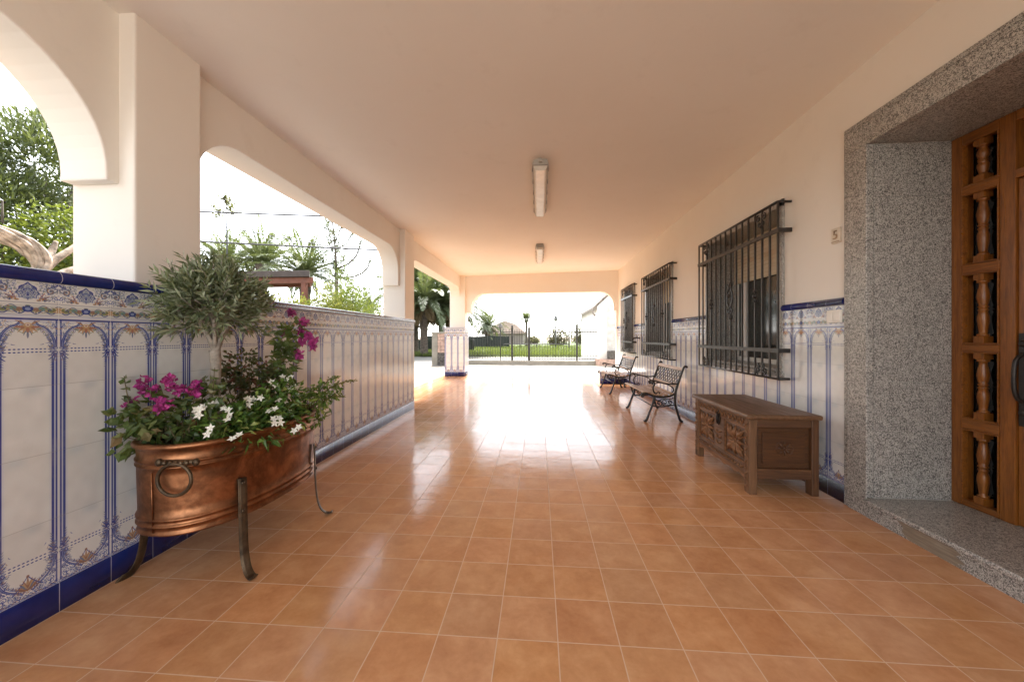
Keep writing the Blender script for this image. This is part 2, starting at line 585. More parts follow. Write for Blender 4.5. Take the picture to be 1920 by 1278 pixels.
def mk_cobalt():
    m, nt, b = new_mat("cobalt_glazed_tile")
    tc = nt.nodes.new("ShaderNodeTexCoord")
    sp = nt.nodes.new("ShaderNodeSeparateXYZ")
    nt.links.new(tc.outputs["UV"], sp.inputs[0])
    fr = mth(nt, 'FRACT', mth(nt, 'ADD', sp.outputs[0], 200.0))
    d = mth(nt, 'MINIMUM', fr, mth(nt, 'SUBTRACT', 1.0, fr))
    g = mth(nt, 'LESS_THAN', d, 0.006)
    v = ocoord(nt)
    c = ramp(nt, noise(nt, v, 9, 3), [(0.3, (0.008, 0.013, 0.085)), (0.7, (0.014, 0.024, 0.14))])
    nt.links.new(mix(nt, g, c, (0.42, 0.42, 0.46)), b.inputs["Base Color"])
    b.inputs["Roughness"].default_value = 0.16
    nt.links.new(bump(nt, mth(nt, 'SUBTRACT', noise(nt, v, 12, 2), g), 0.15, 0.004), b.inputs["Normal"])
    return m


M_cobalt = mk_cobalt()


# ---- hand-painted tile: one 20 cm column of the dado drawn as a picture made in the script
def mk_tile_image():
    W, H = 300, 2020                  # 1.5 px per mm; covers z 0.130 .. 1.477
    K = 1.5
    base = np.array([0.865, 0.862, 0.850])
    img = np.ones((H, W, 3)) * base
    g = np.random.default_rng(3)
    # soft glaze unevenness
    low = g.random((H // 60 + 2, W // 60 + 2))
    yy = np.linspace(0, low.shape[0] - 1.01, H); xx = np.linspace(0, low.shape[1] - 1.01, W)
    y0 = yy.astype(int); x0 = xx.astype(int)
    fy = (yy - y0)[:, None]; fx = (xx - x0)[None, :]
    bl = (low[y0][:, x0] * (1 - fy) * (1 - fx) + low[y0 + 1][:, x0] * fy * (1 - fx) + low[y0][:, x0 + 1] * (1 - fy) * fx + low[y0 + 1][:, x0 + 1] * fy * fx)
    img += (bl[..., None] - 0.5) * 0.045
    X, Y = np.meshgrid((np.arange(W) + 0.5) / K - 100.0, (np.arange(H) + 0.5) / K + 130.0)   # mm, z in mm

    NAVY = (0.19, 0.23, 0.52); BLUE = (0.30, 0.36, 0.63); LIGHT = (0.60, 0.66, 0.79); ORANGE = (0.74, 0.60, 0.45)
    GREEN = (0.45, 0.50, 0.36); BROWN = (0.58, 0.43, 0.36); RED = (0.66, 0.44, 0.36); GREY = (0.42, 0.46, 0.56); WHITE = (0.90, 0.88, 0.86)

    def paint(mask, col, a=1.0):
        img[:] = img * (1 - mask[..., None] * a) + np.array(col) * mask[..., None] * a

    def region(x0, x1, z0, z1):
        i0 = max(0, int((z0 - 130) * K)); i1 = min(H, int((z1 - 130) * K) + 2)
        j0 = max(0, int((x0 + 100) * K)); j1 = min(W, int((x1 + 100) * K) + 2)
        return slice(i0, i1), slice(j0, j1)

    def stroke(pts, wd, col, a=0.9, sym=True, taper=False):
        pts = np.array([tuple(p) for p in pts], float)
        for sgn in ((1, -1) if sym else (1,)):
            p = pts * np.array([sgn, 1])
            m_ = wd + 3
            si, sj = region(p[:, 0].min() - m_, p[:, 0].max() + m_, p[:, 1].min() - m_, p[:, 1].max() + m_)
            if si.stop <= si.start or sj.stop <= sj.start: continue
            xs = X[si, sj]; ys = Y[si, sj]
            d = np.full(xs.shape, 1e9)
            n = len(p) - 1
            for i in range(n):
                ab = p[i + 1] - p[i]; L2 = max(1e-9, ab @ ab)
                t = np.clip(((xs - p[i, 0]) * ab[0] + (ys - p[i, 1]) * ab[1]) / L2, 0, 1)
                wl = wd * (1 - 0.7 * (i + t) / n) if taper else wd
                d = np.minimum(d, np.hypot(xs - p[i, 0] - ab[0] * t, ys - p[i, 1] - ab[1] * t) - wl / 2)
            mk = np.clip(0.5 - d / 0.9, 0, 1) * a
            im = img[si, sj]
            img[si, sj] = im * (1 - mk[..., None]) + np.array(col) * mk[..., None]

    def cur(pts, n=8):
        return [(q.x, q.y) for q in spline([(p[0], p[1], 0) for p in pts], n)]

    def blob(x, z, rx, rz, col, a=0.9, rot=0.0, sym=True):
        for sgn in ((1, -1) if sym else (1,)):
            cx = x * sgn; ro = rot * sgn
            r_ = max(rx, rz) + 2
            si, sj = region(cx - r_, cx + r_, z - r_, z + r_)
            xs = X[si, sj] - cx; ys = Y[si, sj] - z
            c_, s_ = math.cos(ro), math.sin(ro)
            q = np.hypot((xs * c_ + ys * s_) / rx, (-xs * s_ + ys * c_) / rz)
            mk = np.clip((1 - q) * min(rx, rz) / 0.8 + 0.5, 0, 1) * a
            im = img[si, sj]
            img[si, sj] = im * (1 - mk[..., None]) + np.array(col) * mk[..., None]

    def spiral(x, z, r, turns, col, wd, a0=0.0, sgn=1):
        t = np.linspace(0, 1, 22)
        ang = a0 + sgn * t * turns * 2 * math.pi
        rr = r * (1 - t * 0.85)
        stroke(list(zip(x + rr * np.cos(ang), z + rr * np.sin(ang))), wd, col)

    def leafy(x, z, ang, L, wd, col):
        p = [(x, z), (x + L * math.cos(ang) * 0.5 - wd * math.sin(ang) * 0.3, z + L * math.sin(ang) * 0.5 + wd * math.cos(ang) * 0.3), (x + L * math.cos(ang), z + L * math.sin(ang))]
        stroke(cur(p, 5), wd, col, taper=True)

    # faint blue wash at tile joints
    for z in (428, 726, 1025):
        m_ = np.exp(-((Y - z + 12) / 22.0) ** 2) * np.clip(0.35 + 0.65 * np.sin(X * 0.05 + z), 0, 1)
        paint(m_ * 0.30, (0.66, 0.72, 0.76))
    m_ = np.exp(-((np.abs(X) - 80) / 10.0) ** 2) * ((Y > 250) & (Y < 1200))
    paint(m_ * 0.35, (0.66, 0.71, 0.80))

    # column stripes
    col_m = ((Y > 282) & (Y < 1178)).astype(float)
    ax = 100 - np.abs(X)
    for a_, b_, c_ in ((4.5, 10.5, NAVY), (15.5, 24.0, NAVY)):
        mk = np.clip((ax - a_) / 0.8 + .5, 0, 1) * np.clip((b_ - ax) / 0.8 + .5, 0, 1) * col_m
        paint(mk, c_, 0.88)
    mk = np.clip((ax - 0.0) / 0.8, 0, 1) * np.clip((4.5 - ax) / 0.8, 0, 1) * col_m
    paint(mk, (0.78, 0.80, 0.86), 0.6)
    mk = np.clip((ax - 11.5) / 0.8, 0, 1) * np.clip((14.8 - ax) / 0.8, 0, 1) * col_m
    paint(mk, LIGHT, 0.5)

    # capitals (around z=1180) and bases (around z=280)
    for zc, sg in ((1180, 1), (280, -1)):
        for k in range(16):
            a = -math.pi + 0.55 + k * 0.09 - 0.35
        for dz, L, aa in ((8, 30, 2.6), (14, 34, 2.2), (20, 30, 1.9), (-8, 30, -2.6), (-14, 36, -2.3), (-22, 32, -2.0), (2, 26, 3.0), (-3, 26, -3.0)):
            leafy(90, zc + dz * sg, aa * sg if sg == 1 else -aa, L, 7.5, NAVY if abs(dz) < 15 else BLUE)
        for k in range(70):
            r_ = min(1.0, abs(g.normal(0, 0.42))); x_ = 92 - 44 * r_ * (0.4 + 0.6 * g.random()); z_ = zc + g.normal(0, 26)
            if x_ > 96: continue
            leafy(x_, z_, g.random() * 6.28, 7 + 6 * g.random(), 2.8, (NAVY, BLUE, GREY, LIGHT, BLUE, WHITE, BROWN)[g.integers(7)])
        blob(88, zc + 10 * sg, 10, 6, NAVY); blob(88, zc - 10 * sg, 10, 6, NAVY)
        blob(90, zc + 10 * sg, 5, 2.4, WHITE, 0.8); blob(90, zc - 10 * sg, 5, 2.4, WHITE, 0.8)
        for k in range(6):
            leafy(78 - k * 2, zc + sg * (24 + 9 * k), 2.5 + 0.1 * k, 14, 4, (BLUE, GREY, NAVY)[k % 3])
            leafy(80, zc - sg * (24 + 11 * k), -2.3 * sg, 13, 3.6, (BLUE, GREY, GREY)[k % 3])
        spiral(74, zc + 14 * sg, 8, 1.2, NAVY, 2.2, 0.5)
        blob(62, zc + 16 * sg, 3, 2, ORANGE, 0.6); blob(70, zc - 26 * sg, 3, 2, GREEN, 0.5)

    # dotted lines
    for z in (1186.5, 1173.5, 286.5, 273.5):
        for k in range(-4, 5):
            blob(k * 13.5 + 6.75 * 0, z, 4.3, 2.6, NAVY, 0.92, sym=False)

    # arched head z 1180..1323
    z1 = 1323
    paint(np.clip((Y - 1311) / 0.8 + .5, 0, 1) * np.clip((1319.5 - Y) / 0.8 + .5, 0, 1), NAVY, 0.85)
    paint(np.clip((Y - 1303) / 0.8 + .5, 0, 1) * np.clip((1307 - Y) / 0.8 + .5, 0, 1), LIGHT, 0.6)
    sm = ((Y > 1196) & (Y < 1312)).astype(float)
    paint(np.clip((ax - 4.5) / .8 + .5, 0, 1) * np.clip((10.5 - ax) / .8 + .5, 0, 1) * sm, NAVY, 0.85)
    arc = cur([(88, 1196), (84, 1228), (72, 1258), (54, 1280), (34, 1290), (22, 1304)], 8)
    stroke(arc, 8.5, NAVY); stroke([(p[0] - 3, p[1] - 9) for p in arc], 2.4, BLUE)
    stroke([(p[0], p[1]) for p in arc], 2.0, LIGHT)
    for k in range(18):                                 # small leaves under the arch
        p = arc[4 + int(k * (len(arc) - 6) / 18)]
        leafy(p[0] - 8, p[1] - 11, 3.6 + 0.5 * math.sin(k * 2.1), 8, 3.6, (GREY, GREEN, BLUE, GREY)[k % 4])
    for k in range(90):                                 # scrolls in the corner above the arch
        x_ = 50 + 44 * g.random(); z_ = 1240 + 64 * g.random()
        if z_ > np.interp(x_, [22, 34, 54, 72, 84, 88], [1304, 1290, 1280, 1258, 1228, 1196]) + 7: leafy(x_, z_, g.random() * 6.28, 8, 2.4, (BLUE, GREY, ORANGE, LIGHT)[g.integers(4)])
    spiral(84, 1288, 9, 1.1, BLUE, 2.4, 1.2)
    for k in range(60):                                 # leafy fringe under the arch
        p = arc[int(g.random() * (len(arc) - 1))]
        leafy(p[0] - 6 - 10 * g.random(), p[1] - 6 - 12 * g.random(), g.random() * 6.28, 6, 2.2, (GREY, GREEN, BLUE, LIGHT, BROWN)[g.integers(5)])
    # central cartouche
    for k in range(7):
        a = -math.pi / 2 + (k - 3) * 0.42
        leafy(0 + 4 * math.cos(a), 1286, a, 34 - abs(k - 3) * 2, 9, (ORANGE, BROWN, ORANGE, RED)[k % 4])
    blob(0, 1288, 14, 12, ORANGE, 0.75, sym=False); blob(0, 1290, 7, 6, WHITE, 0.8, sym=False); blob(0, 1290, 4, 3.4, BROWN, sym=False)
    leafy(16, 1296, 0.5, 24, 8, BROWN); leafy(18, 1282, -0.2, 26, 8, RED); leafy(14, 1272, -0.7, 22, 6, ORANGE)
    blob(20, 1300, 5, 4, ORANGE, 0.8); blob(33, 1284, 4, 3, BROWN, 0.7); blob(26, 1270, 3, 3, ORANGE, 0.7)
    leafy(6, 1262, -1.2, 18, 5, GREY); leafy(0, 1256, -math.pi / 2, 22, 6, GREY)
    stroke(cur([(10, 1252), (26, 1262), (40, 1276), (48, 1276)]), 2.0, GREEN)

    # foot panel z 130..280
    arc2 = cur([(88, 266), (84, 236), (72, 208), (52, 186), (30, 170), (16, 158)], 8)
    stroke(arc2, 7.5, NAVY); stroke([(p[0] - 4, p[1] + 8) for p in arc2], 2.2, BLUE); stroke(arc2, 1.8, LIGHT)
    for k in range(16):
        p = arc2[3 + int(k * (len(arc2) - 6) / 16)]
        leafy(p[0] - 7, p[1] + 9, 2.4 + 0.6 * math.sin(k * 1.7), 9, 3.4, (BLUE, GREY, NAVY, BROWN)[k % 4])
    for k in range(170):                                # blue scrollwork below the arc
        x_ = 100 * g.random(); z_ = 136 + 110 * g.random()
        lim = np.interp(x_, [16, 30, 52, 72, 84, 88], [158, 170, 186, 208, 236, 262])
        if z_ < lim - 5 and x_ < 94: leafy(x_, z_, g.random() * 6.28, 9 + 5 * g.random(), 3.2, (BLUE, LIGHT, NAVY, GREY, BLUE)[g.integers(5)])
    for k in range(70):
        p = arc2[int(g.random() * (len(arc2) - 1))]
        leafy(p[0] - 4 - 12 * g.random(), p[1] + 5 + 12 * g.random(), g.random() * 6.28, 6, 2.2, (GREY, BLUE, LIGHT, BROWN, NAVY)[g.integers(5)])
    for k in range(50):
        x_ = 44 * g.random(); z_ = 148 + (74 - x_ * 1.3) * g.random()
        leafy(x_, z_, 1.57 + g.normal(0, 0.7), 9, 2.4, (BROWN, ORANGE, GREY, WHITE, NAVY)[g.integers(5)])
    spiral(72, 168, 12, 1.3, BLUE, 2.6, 0.4); spiral(84, 196, 8, 1.2, NAVY, 2.4, 2.4)
    for k in range(9):
        a = math.pi / 2 + (k - 4) * 0.3
        leafy(0, 166, a, 54 - abs(k - 4) * 6, 6.5, (BROWN, ORANGE, GREY, BROWN)[k % 4])
    stroke(cur([(0, 226), (8, 212), (20, 196), (34, 178), (44, 168)]), 3, NAVY, 0.8)
    leafy(10, 190, 0.7, 20, 5, ORANGE); leafy(20, 178, 0.5, 20, 5, BROWN); blob(0, 224, 5, 6, BROWN, 0.8, sym=False); blob(0, 196, 6, 8, ORANGE, 0.7, sym=False)
    paint(np.clip((Y - 131) / .8, 0, 1) * np.clip((137 - Y) / .8, 0, 1), BLUE, 0.6)
    for k in range(22):
        leafy(-98 + k * 9, 138 + 3 * math.sin(k), 0.5 if k % 2 else 2.4, 11, 3.6, (NAVY, BROWN, BLUE)[k % 3])
    paint(np.clip((ax - 4.5) / .8 + .5, 0, 1) * np.clip((10.5 - ax) / .8 + .5, 0, 1) * ((Y > 140) & (Y < 264)), NAVY, 0.8)

    # frieze 1323..1388 ribbon, 1388..1477 palmettes
    paint(np.clip((Y - 1323) / .8, 0, 1) * np.clip((1327 - Y) / .8, 0, 1), (0.72, 0.76, 0.84), 0.9)
    paint(((Y > 1336) & (Y < 1376)).astype(float), (0.74, 0.74, 0.73), 0.5)
    wv = [(x_, 1356 + 7 * math.cos(x_ * 0.0628 * 2)) for x_ in range(-100, 101, 5)]
    stroke([(p[0], p[1] + 11) for p in wv], 3.5, GREY, sym=False); stroke([(p[0], p[1] - 11) for p in wv], 3.5, NAVY, sym=False)
    stroke(wv, 13, GREEN, 0.7, sym=False)
    blob(100, 1357, 34, 12, ORANGE, 0.92); blob(78, 1358, 12, 9, GREEN, 0.9); blob(0, 1358, 17, 13, NAVY, 0.85, sym=False); blob(0, 1358, 9, 7, LIGHT, 0.8, sym=False)
    blob(26, 1356, 9, 9, BROWN, 0.75); blob(44, 1358, 10, 9, (0.42, 0.56, 0.58), 0.75); blob(60, 1352, 7, 5, ORANGE, 0.6)
    for k in range(30):
        leafy(g.random() * 98, 1342 + 30 * g.random(), g.random() * 6.28, 8, 3, (WHITE, NAVY, GREEN, BROWN, WHITE)[g.integers(5)])
    stroke([(-100, 1384), (100, 1384)], 2.0, GREY, sym=False); stroke([(-100, 1332), (100, 1332)], 2.5, BLUE, 0.7, sym=False)
    blob(0, 1428, 30, 30, (0.60, 0.64, 0.70), 0.8, sym=False)
    for rr, cc in ((32, NAVY), (24, GREY), (16, NAVY), (9, GREY)):
        stroke([(rr * math.sin(t) * (1 + 0.1 * math.cos(8 * t)), 1428 + rr * math.cos(t) * 1.05) for t in np.linspace(-2.3, 2.3, 26)], 3.2, cc, 0.85, sym=False)
    stroke([(0, 1470), (14, 1456), (26, 1446)], 4, NAVY); blob(0, 1410, 5, 14, NAVY, 0.8, sym=False)
    leafy(38, 1398, 1.1, 34, 9, RED); leafy(46, 1398, 0.7, 30, 7, BROWN); leafy(30, 1396, 0.1, 40, 7, ORANGE); blob(50, 1404, 10, 6, RED, 0.8); blob(58, 1412, 6, 4, ORANGE, 0.8)
    spiral(74, 1440, 20, 1.5, GREY, 4.5, 0.5); spiral(74, 1440, 13, 1.2, BROWN, 3.5, 2.0); spiral(92, 1412, 12, 1.2, BLUE, 3.5, 1.0, -1); blob(74, 1440, 6, 5, GREY)
    for k in range(190):
        x_ = 30 + 68 * g.random(); z_ = 1393 + 80 * g.random()
        leafy(x_, z_, g.random() * 6.28, 8, 2.4, (GREY, BLUE, LIGHT, NAVY, WHITE, GREEN, GREY, WHITE)[g.integers(8)])
    for k in range(60):
        t_ = 6.28 * g.random(); r_ = 30 * math.sqrt(g.random())
        leafy(abs(r_ * math.cos(t_)), 1428 + r_ * math.sin(t_), g.random() * 6.28, 7, 2.2, (WHITE, NAVY, GREY, LIGHT)[g.integers(4)])
    leafy(98, 1470, 3.6, 26, 7, NAVY); leafy(100, 1450, 3.9, 30, 6, GREY)
    stroke([(-100, 1391), (100, 1391)], 2.0, WHITE, sym=False)

    # grout joints
    for z in (428, 726, 1025, 1323, 1388, 130.5, 1476):
        mk = np.clip(1.1 - np.abs(Y - z) / 1.0, 0, 1)
        paint(np.clip(mk, 0, 1), (0.58, 0.57, 0.56) if z in (428, 726, 1025) else (0.84, 0.83, 0.82), 0.9)
    for z in (1180, 280):
        paint(np.clip(1.2 - np.abs(Y - z) / 1.2, 0, 1), (0.90, 0.90, 0.90), 0.9)
    for z in (1180, 280):
        paint(np.clip(1.2 - np.hypot(ax, Y - z) / 7.0, 0, 1), (0.78, 0.80, 0.78), 0.9)
    paint(np.clip(1.3 - ax / 1.1, 0, 1), (0.87, 0.87, 0.87), 1.0)
    img[:] = np.clip(img + g.normal(0, 0.006, img.shape), 0, 1)
    im = bpy.data.images.new("painted_tile", W, H)
    px_ = np.ones((H, W, 4), np.float32)
    px_[..., :3] = img
    im.pixels.foreach_set(px_.ravel())
    im.update()
    im.pack()
    return im


def mk_tile():
    m, nt, b = new_mat("painted_dado_tile")
    im = mk_tile_image()
    tx = nt.nodes.new("ShaderNodeTexImage")
    tx.image = im; tx.extension = 'REPEAT'; tx.interpolation = 'Cubic'
    tc = nt.nodes.new("ShaderNodeTexCoord")
    nt.links.new(tc.outputs["UV"], tx.inputs[0])
    sp = nt.nodes.new("ShaderNodeSeparateXYZ"); nt.links.new(tc.outputs["UV"], sp.inputs[0])
    cb = nt.nodes.new("ShaderNodeCombineXYZ")
    nt.links.new(mth(nt, 'FLOOR', sp.outputs[0]), cb.inputs[0])
    nt.links.new(mth(nt, 'FLOOR', mth(nt, 'MULTIPLY', sp.outputs[1], 4.52)), cb.inputs[1])
    wz = nt.nodes.new("ShaderNodeTexWhiteNoise"); nt.links.new(cb.outputs[0], wz.inputs["Vector"])
    hs = nt.nodes.new("ShaderNodeHueSaturation")
    nt.links.new(tx.outputs[0], hs.inputs["Color"])
    nt.links.new(mth(nt, 'MULTIPLY_ADD', wz.outputs["Value"], 0.07, 0.94), hs.inputs["Value"])
    v = ocoord(nt)
    dirt = ramp(nt, noise(nt, v, 5, 5, 0.7), [(0.5, (0, 0, 0)), (0.85, (0.3, 0.3, 0.3))])
    nt.links.new(mix(nt, dirt, hs.outputs[0], (0.55, 0.52, 0.47)), b.inputs["Base Color"])
    b.inputs["Roughness"].default_value = 0.14
    b.inputs["Specular IOR Level"].default_value = 0.55
    geo = nt.nodes.new("ShaderNodeNewGeometry")
    ctr = nt.nodes.new("ShaderNodeVectorMath"); ctr.operation = 'SUBTRACT'
    nt.links.new(wz.outputs["Color"], ctr.inputs[0]); ctr.inputs[1].default_value = (0.5, 0.5, 0.5)
    tl = nt.nodes.new("ShaderNodeVectorMath"); tl.operation = 'MULTIPLY_ADD'
    nt.links.new(ctr.outputs[0], tl.inputs[0]); tl.inputs[1].default_value = (0.016, 0.016, 0.016)
    nt.links.new(geo.outputs["Normal"], tl.inputs[2])
    nm = nt.nodes.new("ShaderNodeVectorMath"); nm.operation = 'NORMALIZE'; nt.links.new(tl.outputs[0], nm.inputs[0])
    nt.links.new(bump(nt, noise(nt, v, 7, 3), 0.10, 0.006, nm.outputs[0]), b.inputs["Normal"])
    return m


M_tile = mk_tile()


def mk_copper():
    m, nt, b = new_mat("hammered_copper")
    v = ocoord(nt)
    pat = noise(nt, v, 5.5, 6, 0.65, 0.5)
    pat2 = noise(nt, v, 24, 4, 0.7)
    f = mth(nt, 'ADD', mth(nt, 'MULTIPLY', pat, 0.75), mth(nt, 'MULTIPLY', pat2, 0.25))
    c = ramp(nt, f, [(0.30, (0.075, 0.034, 0.017)), (0.45, (0.20, 0.085, 0.039)), (0.58, (0.36, 0.160, 0.075)), (0.75, (0.50, 0.255, 0.140))])
    nt.links.new(c, b.inputs["Base Color"])
    b.inputs["Metallic"].default_value = 0.92
    nt.links.new(ramp(nt, f, [(0.3, (0.50,) * 3), (0.7, (0.29,) * 3)]), b.inputs["Roughness"])
    h = noise(nt, v, 13, 2, 0.4)
    nt.links.new(bump(nt, h, 0.22, 0.012), b.inputs["Normal"])
    return m


M_copper = mk_copper()

M_olive = leaf_mat("olive_leaf", [(0.0, (0.060, 0.080, 0.036)), (0.45, (0.135, 0.165, 0.085)), (0.8, (0.24, 0.27, 0.165)), (1.0, (0.36, 0.39, 0.27))], 0.45, 0.15)
M_boug = leaf_mat("bougainvillea_leaf", [(0.0, (0.035, 0.062, 0.015)), (0.6, (0.085, 0.13, 0.035)), (0.9, (0.17, 0.19, 0.07)), (1.0, (0.20, 0.14, 0.07))], 0.42, 0.25)
M_bract = leaf_mat("magenta_bract", [(0.0, (0.20, 0.012, 0.11)), (0.5, (0.36, 0.025, 0.20)), (1.0, (0.46, 0.06, 0.26))], 0.55, 0.12)
M_dipl = leaf_mat("glossy_green_leaf", [(0.0, (0.03, 0.075, 0.015)), (0.5, (0.075, 0.16, 0.03)), (0.9, (0.18, 0.28, 0.06)), (1.0, (0.36, 0.40, 0.12))], 0.35, 0.25)
M_petal = leaf_mat("white_petal", [(0.0, (0.74, 0.72, 0.62)), (1.0, (0.85, 0.84, 0.78))], 0.5, 0.1)
M_darkleaf = leaf_mat("dark_red_green_leaf", [(0.0, (0.025, 0.035, 0.012)), (0.6, (0.05, 0.065, 0.02)), (0.85, (0.11, 0.06, 0.03)), (1.0, (0.19, 0.03, 0.05))], 0.45, 0.2)
M_oleander = leaf_mat("oleander_leaf", [(0.0, (0.030, 0.046, 0.018)), (0.5, (0.07, 0.096, 0.04)), (1.0, (0.15, 0.175, 0.08))], 0.45, 0.2)
M_lime = leaf_mat("lime_green_leaf", [(0.0, (0.04, 0.065, 0.008)), (0.5, (0.085, 0.125, 0.014)), (1.0, (0.17, 0.20, 0.03))], 0.5, 0.25)
M_yellow = leaf_mat("yellow_green_leaf", [(0.0, (0.06, 0.08, 0.012)), (0.5, (0.14, 0.15, 0.024)), (1.0, (0.26, 0.23, 0.05))], 0.5, 0.25)
M_palm = leaf_mat("palm_frond", [(0.0, (0.045, 0.064, 0.032)), (0.5, (0.088, 0.115, 0.055)), (0.9, (0.155, 0.18, 0.09)), (1.0, (0.24, 0.22, 0.13))], 0.5, 0.15)
M_palmdry = leaf_mat("dry_palm_frond", [(0.0, (0.10, 0.07, 0.035)), (1.0, (0.20, 0.145, 0.08))], 0.8, 0.1)
M_far = leaf_mat("dusty_shrub_leaf", [(0.0, (0.06, 0.055, 0.03)), (0.5, (0.11, 0.10, 0.05)), (1.0, (0.19, 0.155, 0.08))], 0.7, 0.15)
M_grassb = leaf_mat("grass_blade", [(0.0, (0.06, 0.085, 0.016)), (0.5, (0.10, 0.135, 0.028)), (1.0, (0.16, 0.185, 0.05))], 0.6, 0.2)
M_pine = leaf_mat("pine_needle", [(0.0, (0.03, 0.04, 0.02)), (1.0, (0.08, 0.09, 0.05))], 0.6, 0.2)

# =================================================================== SETTING
FX0, FX1 = -2.79, 2.285
mb = MB()
mb.prism([(-3.05, -2.1), (2.6, -2.1), (2.6, 11.05), (-3.05, 11.75)], 2, -0.12, 0.0)
setp(mb.build("floor", M_floor), kind="structure")
mb = MB()
mb.prism([(-2.86, -1.95), (9, -1.95), (9, 10.95), (2.27, 11.05), (-2.86, 11.93)], 2, 3.165, 3.45)
setp(mb.build("ceiling", M_ceil), kind="structure")


def sheet(name, x0, x1, y0, y1, z, m):
    o = MB().add([(x0, y0, z), (x1, y0, z), (x1, y1, z), (x0, y1, z)], [(0, 1, 2, 3)]).build(name, m)
    return setp(o, kind="structure")


sheet("ground", -900, 900, -700, 1200, -0.10, M_soilground)
sheet("courtyard", -20, 14, 9.0, 16.95, -0.035, M_concrete)
sheet("side_terrace", -6.2, -2.5, -14, 9.0, -0.030, M_sidepave)
sheet("bounce_terrace", -2.5, 9, -14, -1.95, -0.030, M_bounce_paving)  # unseen ground behind the camera, added as a pale light reflector
sheet("road", -60, 60, 17.35, 23.2, -0.06, M_road)
sheet("lawn", -110, 110, 23.3, 95, -0.05, M_lawn)

# grass on the lawn
n = 42000
gy = 23.3 + 26 * rng.random(n) ** 1.6
gx = (rng.random(n) - 0.5) * (0.9 * gy) * 1.25 - 2.5
P = np.stack([gx, gy, np.full(n, -0.05)], 1)
D = np.stack([rng.normal(0, 0.25, n), rng.normal(0, 0.25, n), np.ones(n)], 1)
N = rng.normal(size=(n, 3)) * np.array([1, 1, 0.1])
setp(leaves("grass", P, D, 0.16 + 0.22 * rng.random(n), 0.035, M_grassb, None, 0.1, 0.1, N), kind="stuff")

# =================================================================== TILED DADO HELPERS
ZB, ZT, ZC = 0.130, 1.477, 1.535


def dado_quads(mb, p0, p1, z0, z1, u0, u1, thick, nrm):
    """vertical painted sheet from p0 to p1 (xy), front face carries UV, real thickness behind"""
    p0 = Vector((*p0, 0)); p1 = Vector((*p1, 0)); nv = Vector((*nrm, 0)) * thick
    f = [p0 + Vector((0, 0, z0)), p1 + Vector((0, 0, z0)), p1 + Vector((0, 0, z1)), p0 + Vector((0, 0, z1))]
    k = [q - nv for q in f]
    v0 = (z0 - ZB) / (ZT - ZB); v1 = (z1 - ZB) / (ZT - ZB)
    uv = [(u0, v0), (u1, v0), (u1, v1), (u0, v1)]
    vs = f + k
    fs = [(0, 1, 2, 3), (5, 4, 7, 6), (4, 0, 3, 7), (1, 5, 6, 2), (3, 2, 6, 7), (4, 5, 1, 0)]
    e = [(u0, v0)] * 4
    # orient front face along nrm
    n_ = (p1 - p0).cross(Vector((0, 0, 1)))
    if n_.dot(Vector((*nrm, 0))) < 0:
        fs = [tuple(reversed(q)) for q in fs]
        uv = [uv[3], uv[2], uv[1], uv[0]]
    mid = [((u0 + u1) / 2, 0.3)] * 4
    mb.add(vs, fs, 0, [uv, mid, mid, mid, mid, mid])


def skirt_quads(mb, p0, p1, u0, u1, nrm, prof):
    """sweep a (out, z) profile from p0 to p1 with UV along it"""
    p0 = Vector((*p0, 0)); p1 = Vector((*p1, 0)); nv = Vector((*nrm, 0))
    m = len(prof)
    vs = [p0 + nv * o + Vector((0, 0, z)) for o, z in prof] + [p1 + nv * o + Vector((0, 0, z)) for o, z in prof]
    fs, uv = [], []
    flip = (p1 - p0).cross(Vector((0, 0, 1))).dot(nv) < 0
    for i in range(m - 1):
        q = (i, m + i, m + i + 1, i + 1)
        t = [(u0, i), (u1, i), (u1, i + 1), (u0, i + 1)]
        if flip: q = q[::-1]; t = t[::-1]
        fs.append(q); uv.append(t)
    mb.add(vs, fs, 0, uv, True)
    c0 = tuple(range(m)); c1 = tuple(range(m, 2 * m))
    b0 = len(mb.v) - 2 * m
    for c in (c0, c1[::-1]):
        mb.f.append(tuple(b0 + i for i in c)); mb.mi.append(0); mb.sm.append(False); mb.uv.append([(0.5, 0)] * m)


SK = [(-0.01, 0.0), (0.004, 0.0), (0.004, 0.126), (0.001, 0.1295), (-0.01, 0.1295)]
CP = [(-0.012, 1.478), (0.004, 1.478), (0.012, 1.482), (0.019, 1.492), (0.020, 1.504), (0.016, 1.518), (0.008, 1.529), (-0.006, 1.535), (-0.012, 1.535)]

# =================================================================== PARAPET (left)
PX = -2.165
pw = empty("parapet_wall", (PX, 2.2, 0), "low porch wall clad in blue and white painted tiles behind the copper planter", "wall")
def lp(mb, name, m, parent, bevel=0, **k):
    o = mb.build(name, m, None, bevel, **k)
    o.parent = parent
    o.matrix_parent_inverse = Matrix.Translation(parent.location).inverted() if parent.rotation_euler[2] == 0 else (Matrix.Translation(parent.location) @ Matrix.Rotation(parent.rotation_euler[2], 4, 'Z')).inverted()
    return o


def fix(o, parent):
    o.parent = parent
    o.matrix_parent_inverse = Matrix.Translation(parent.location).inverted()
    return o


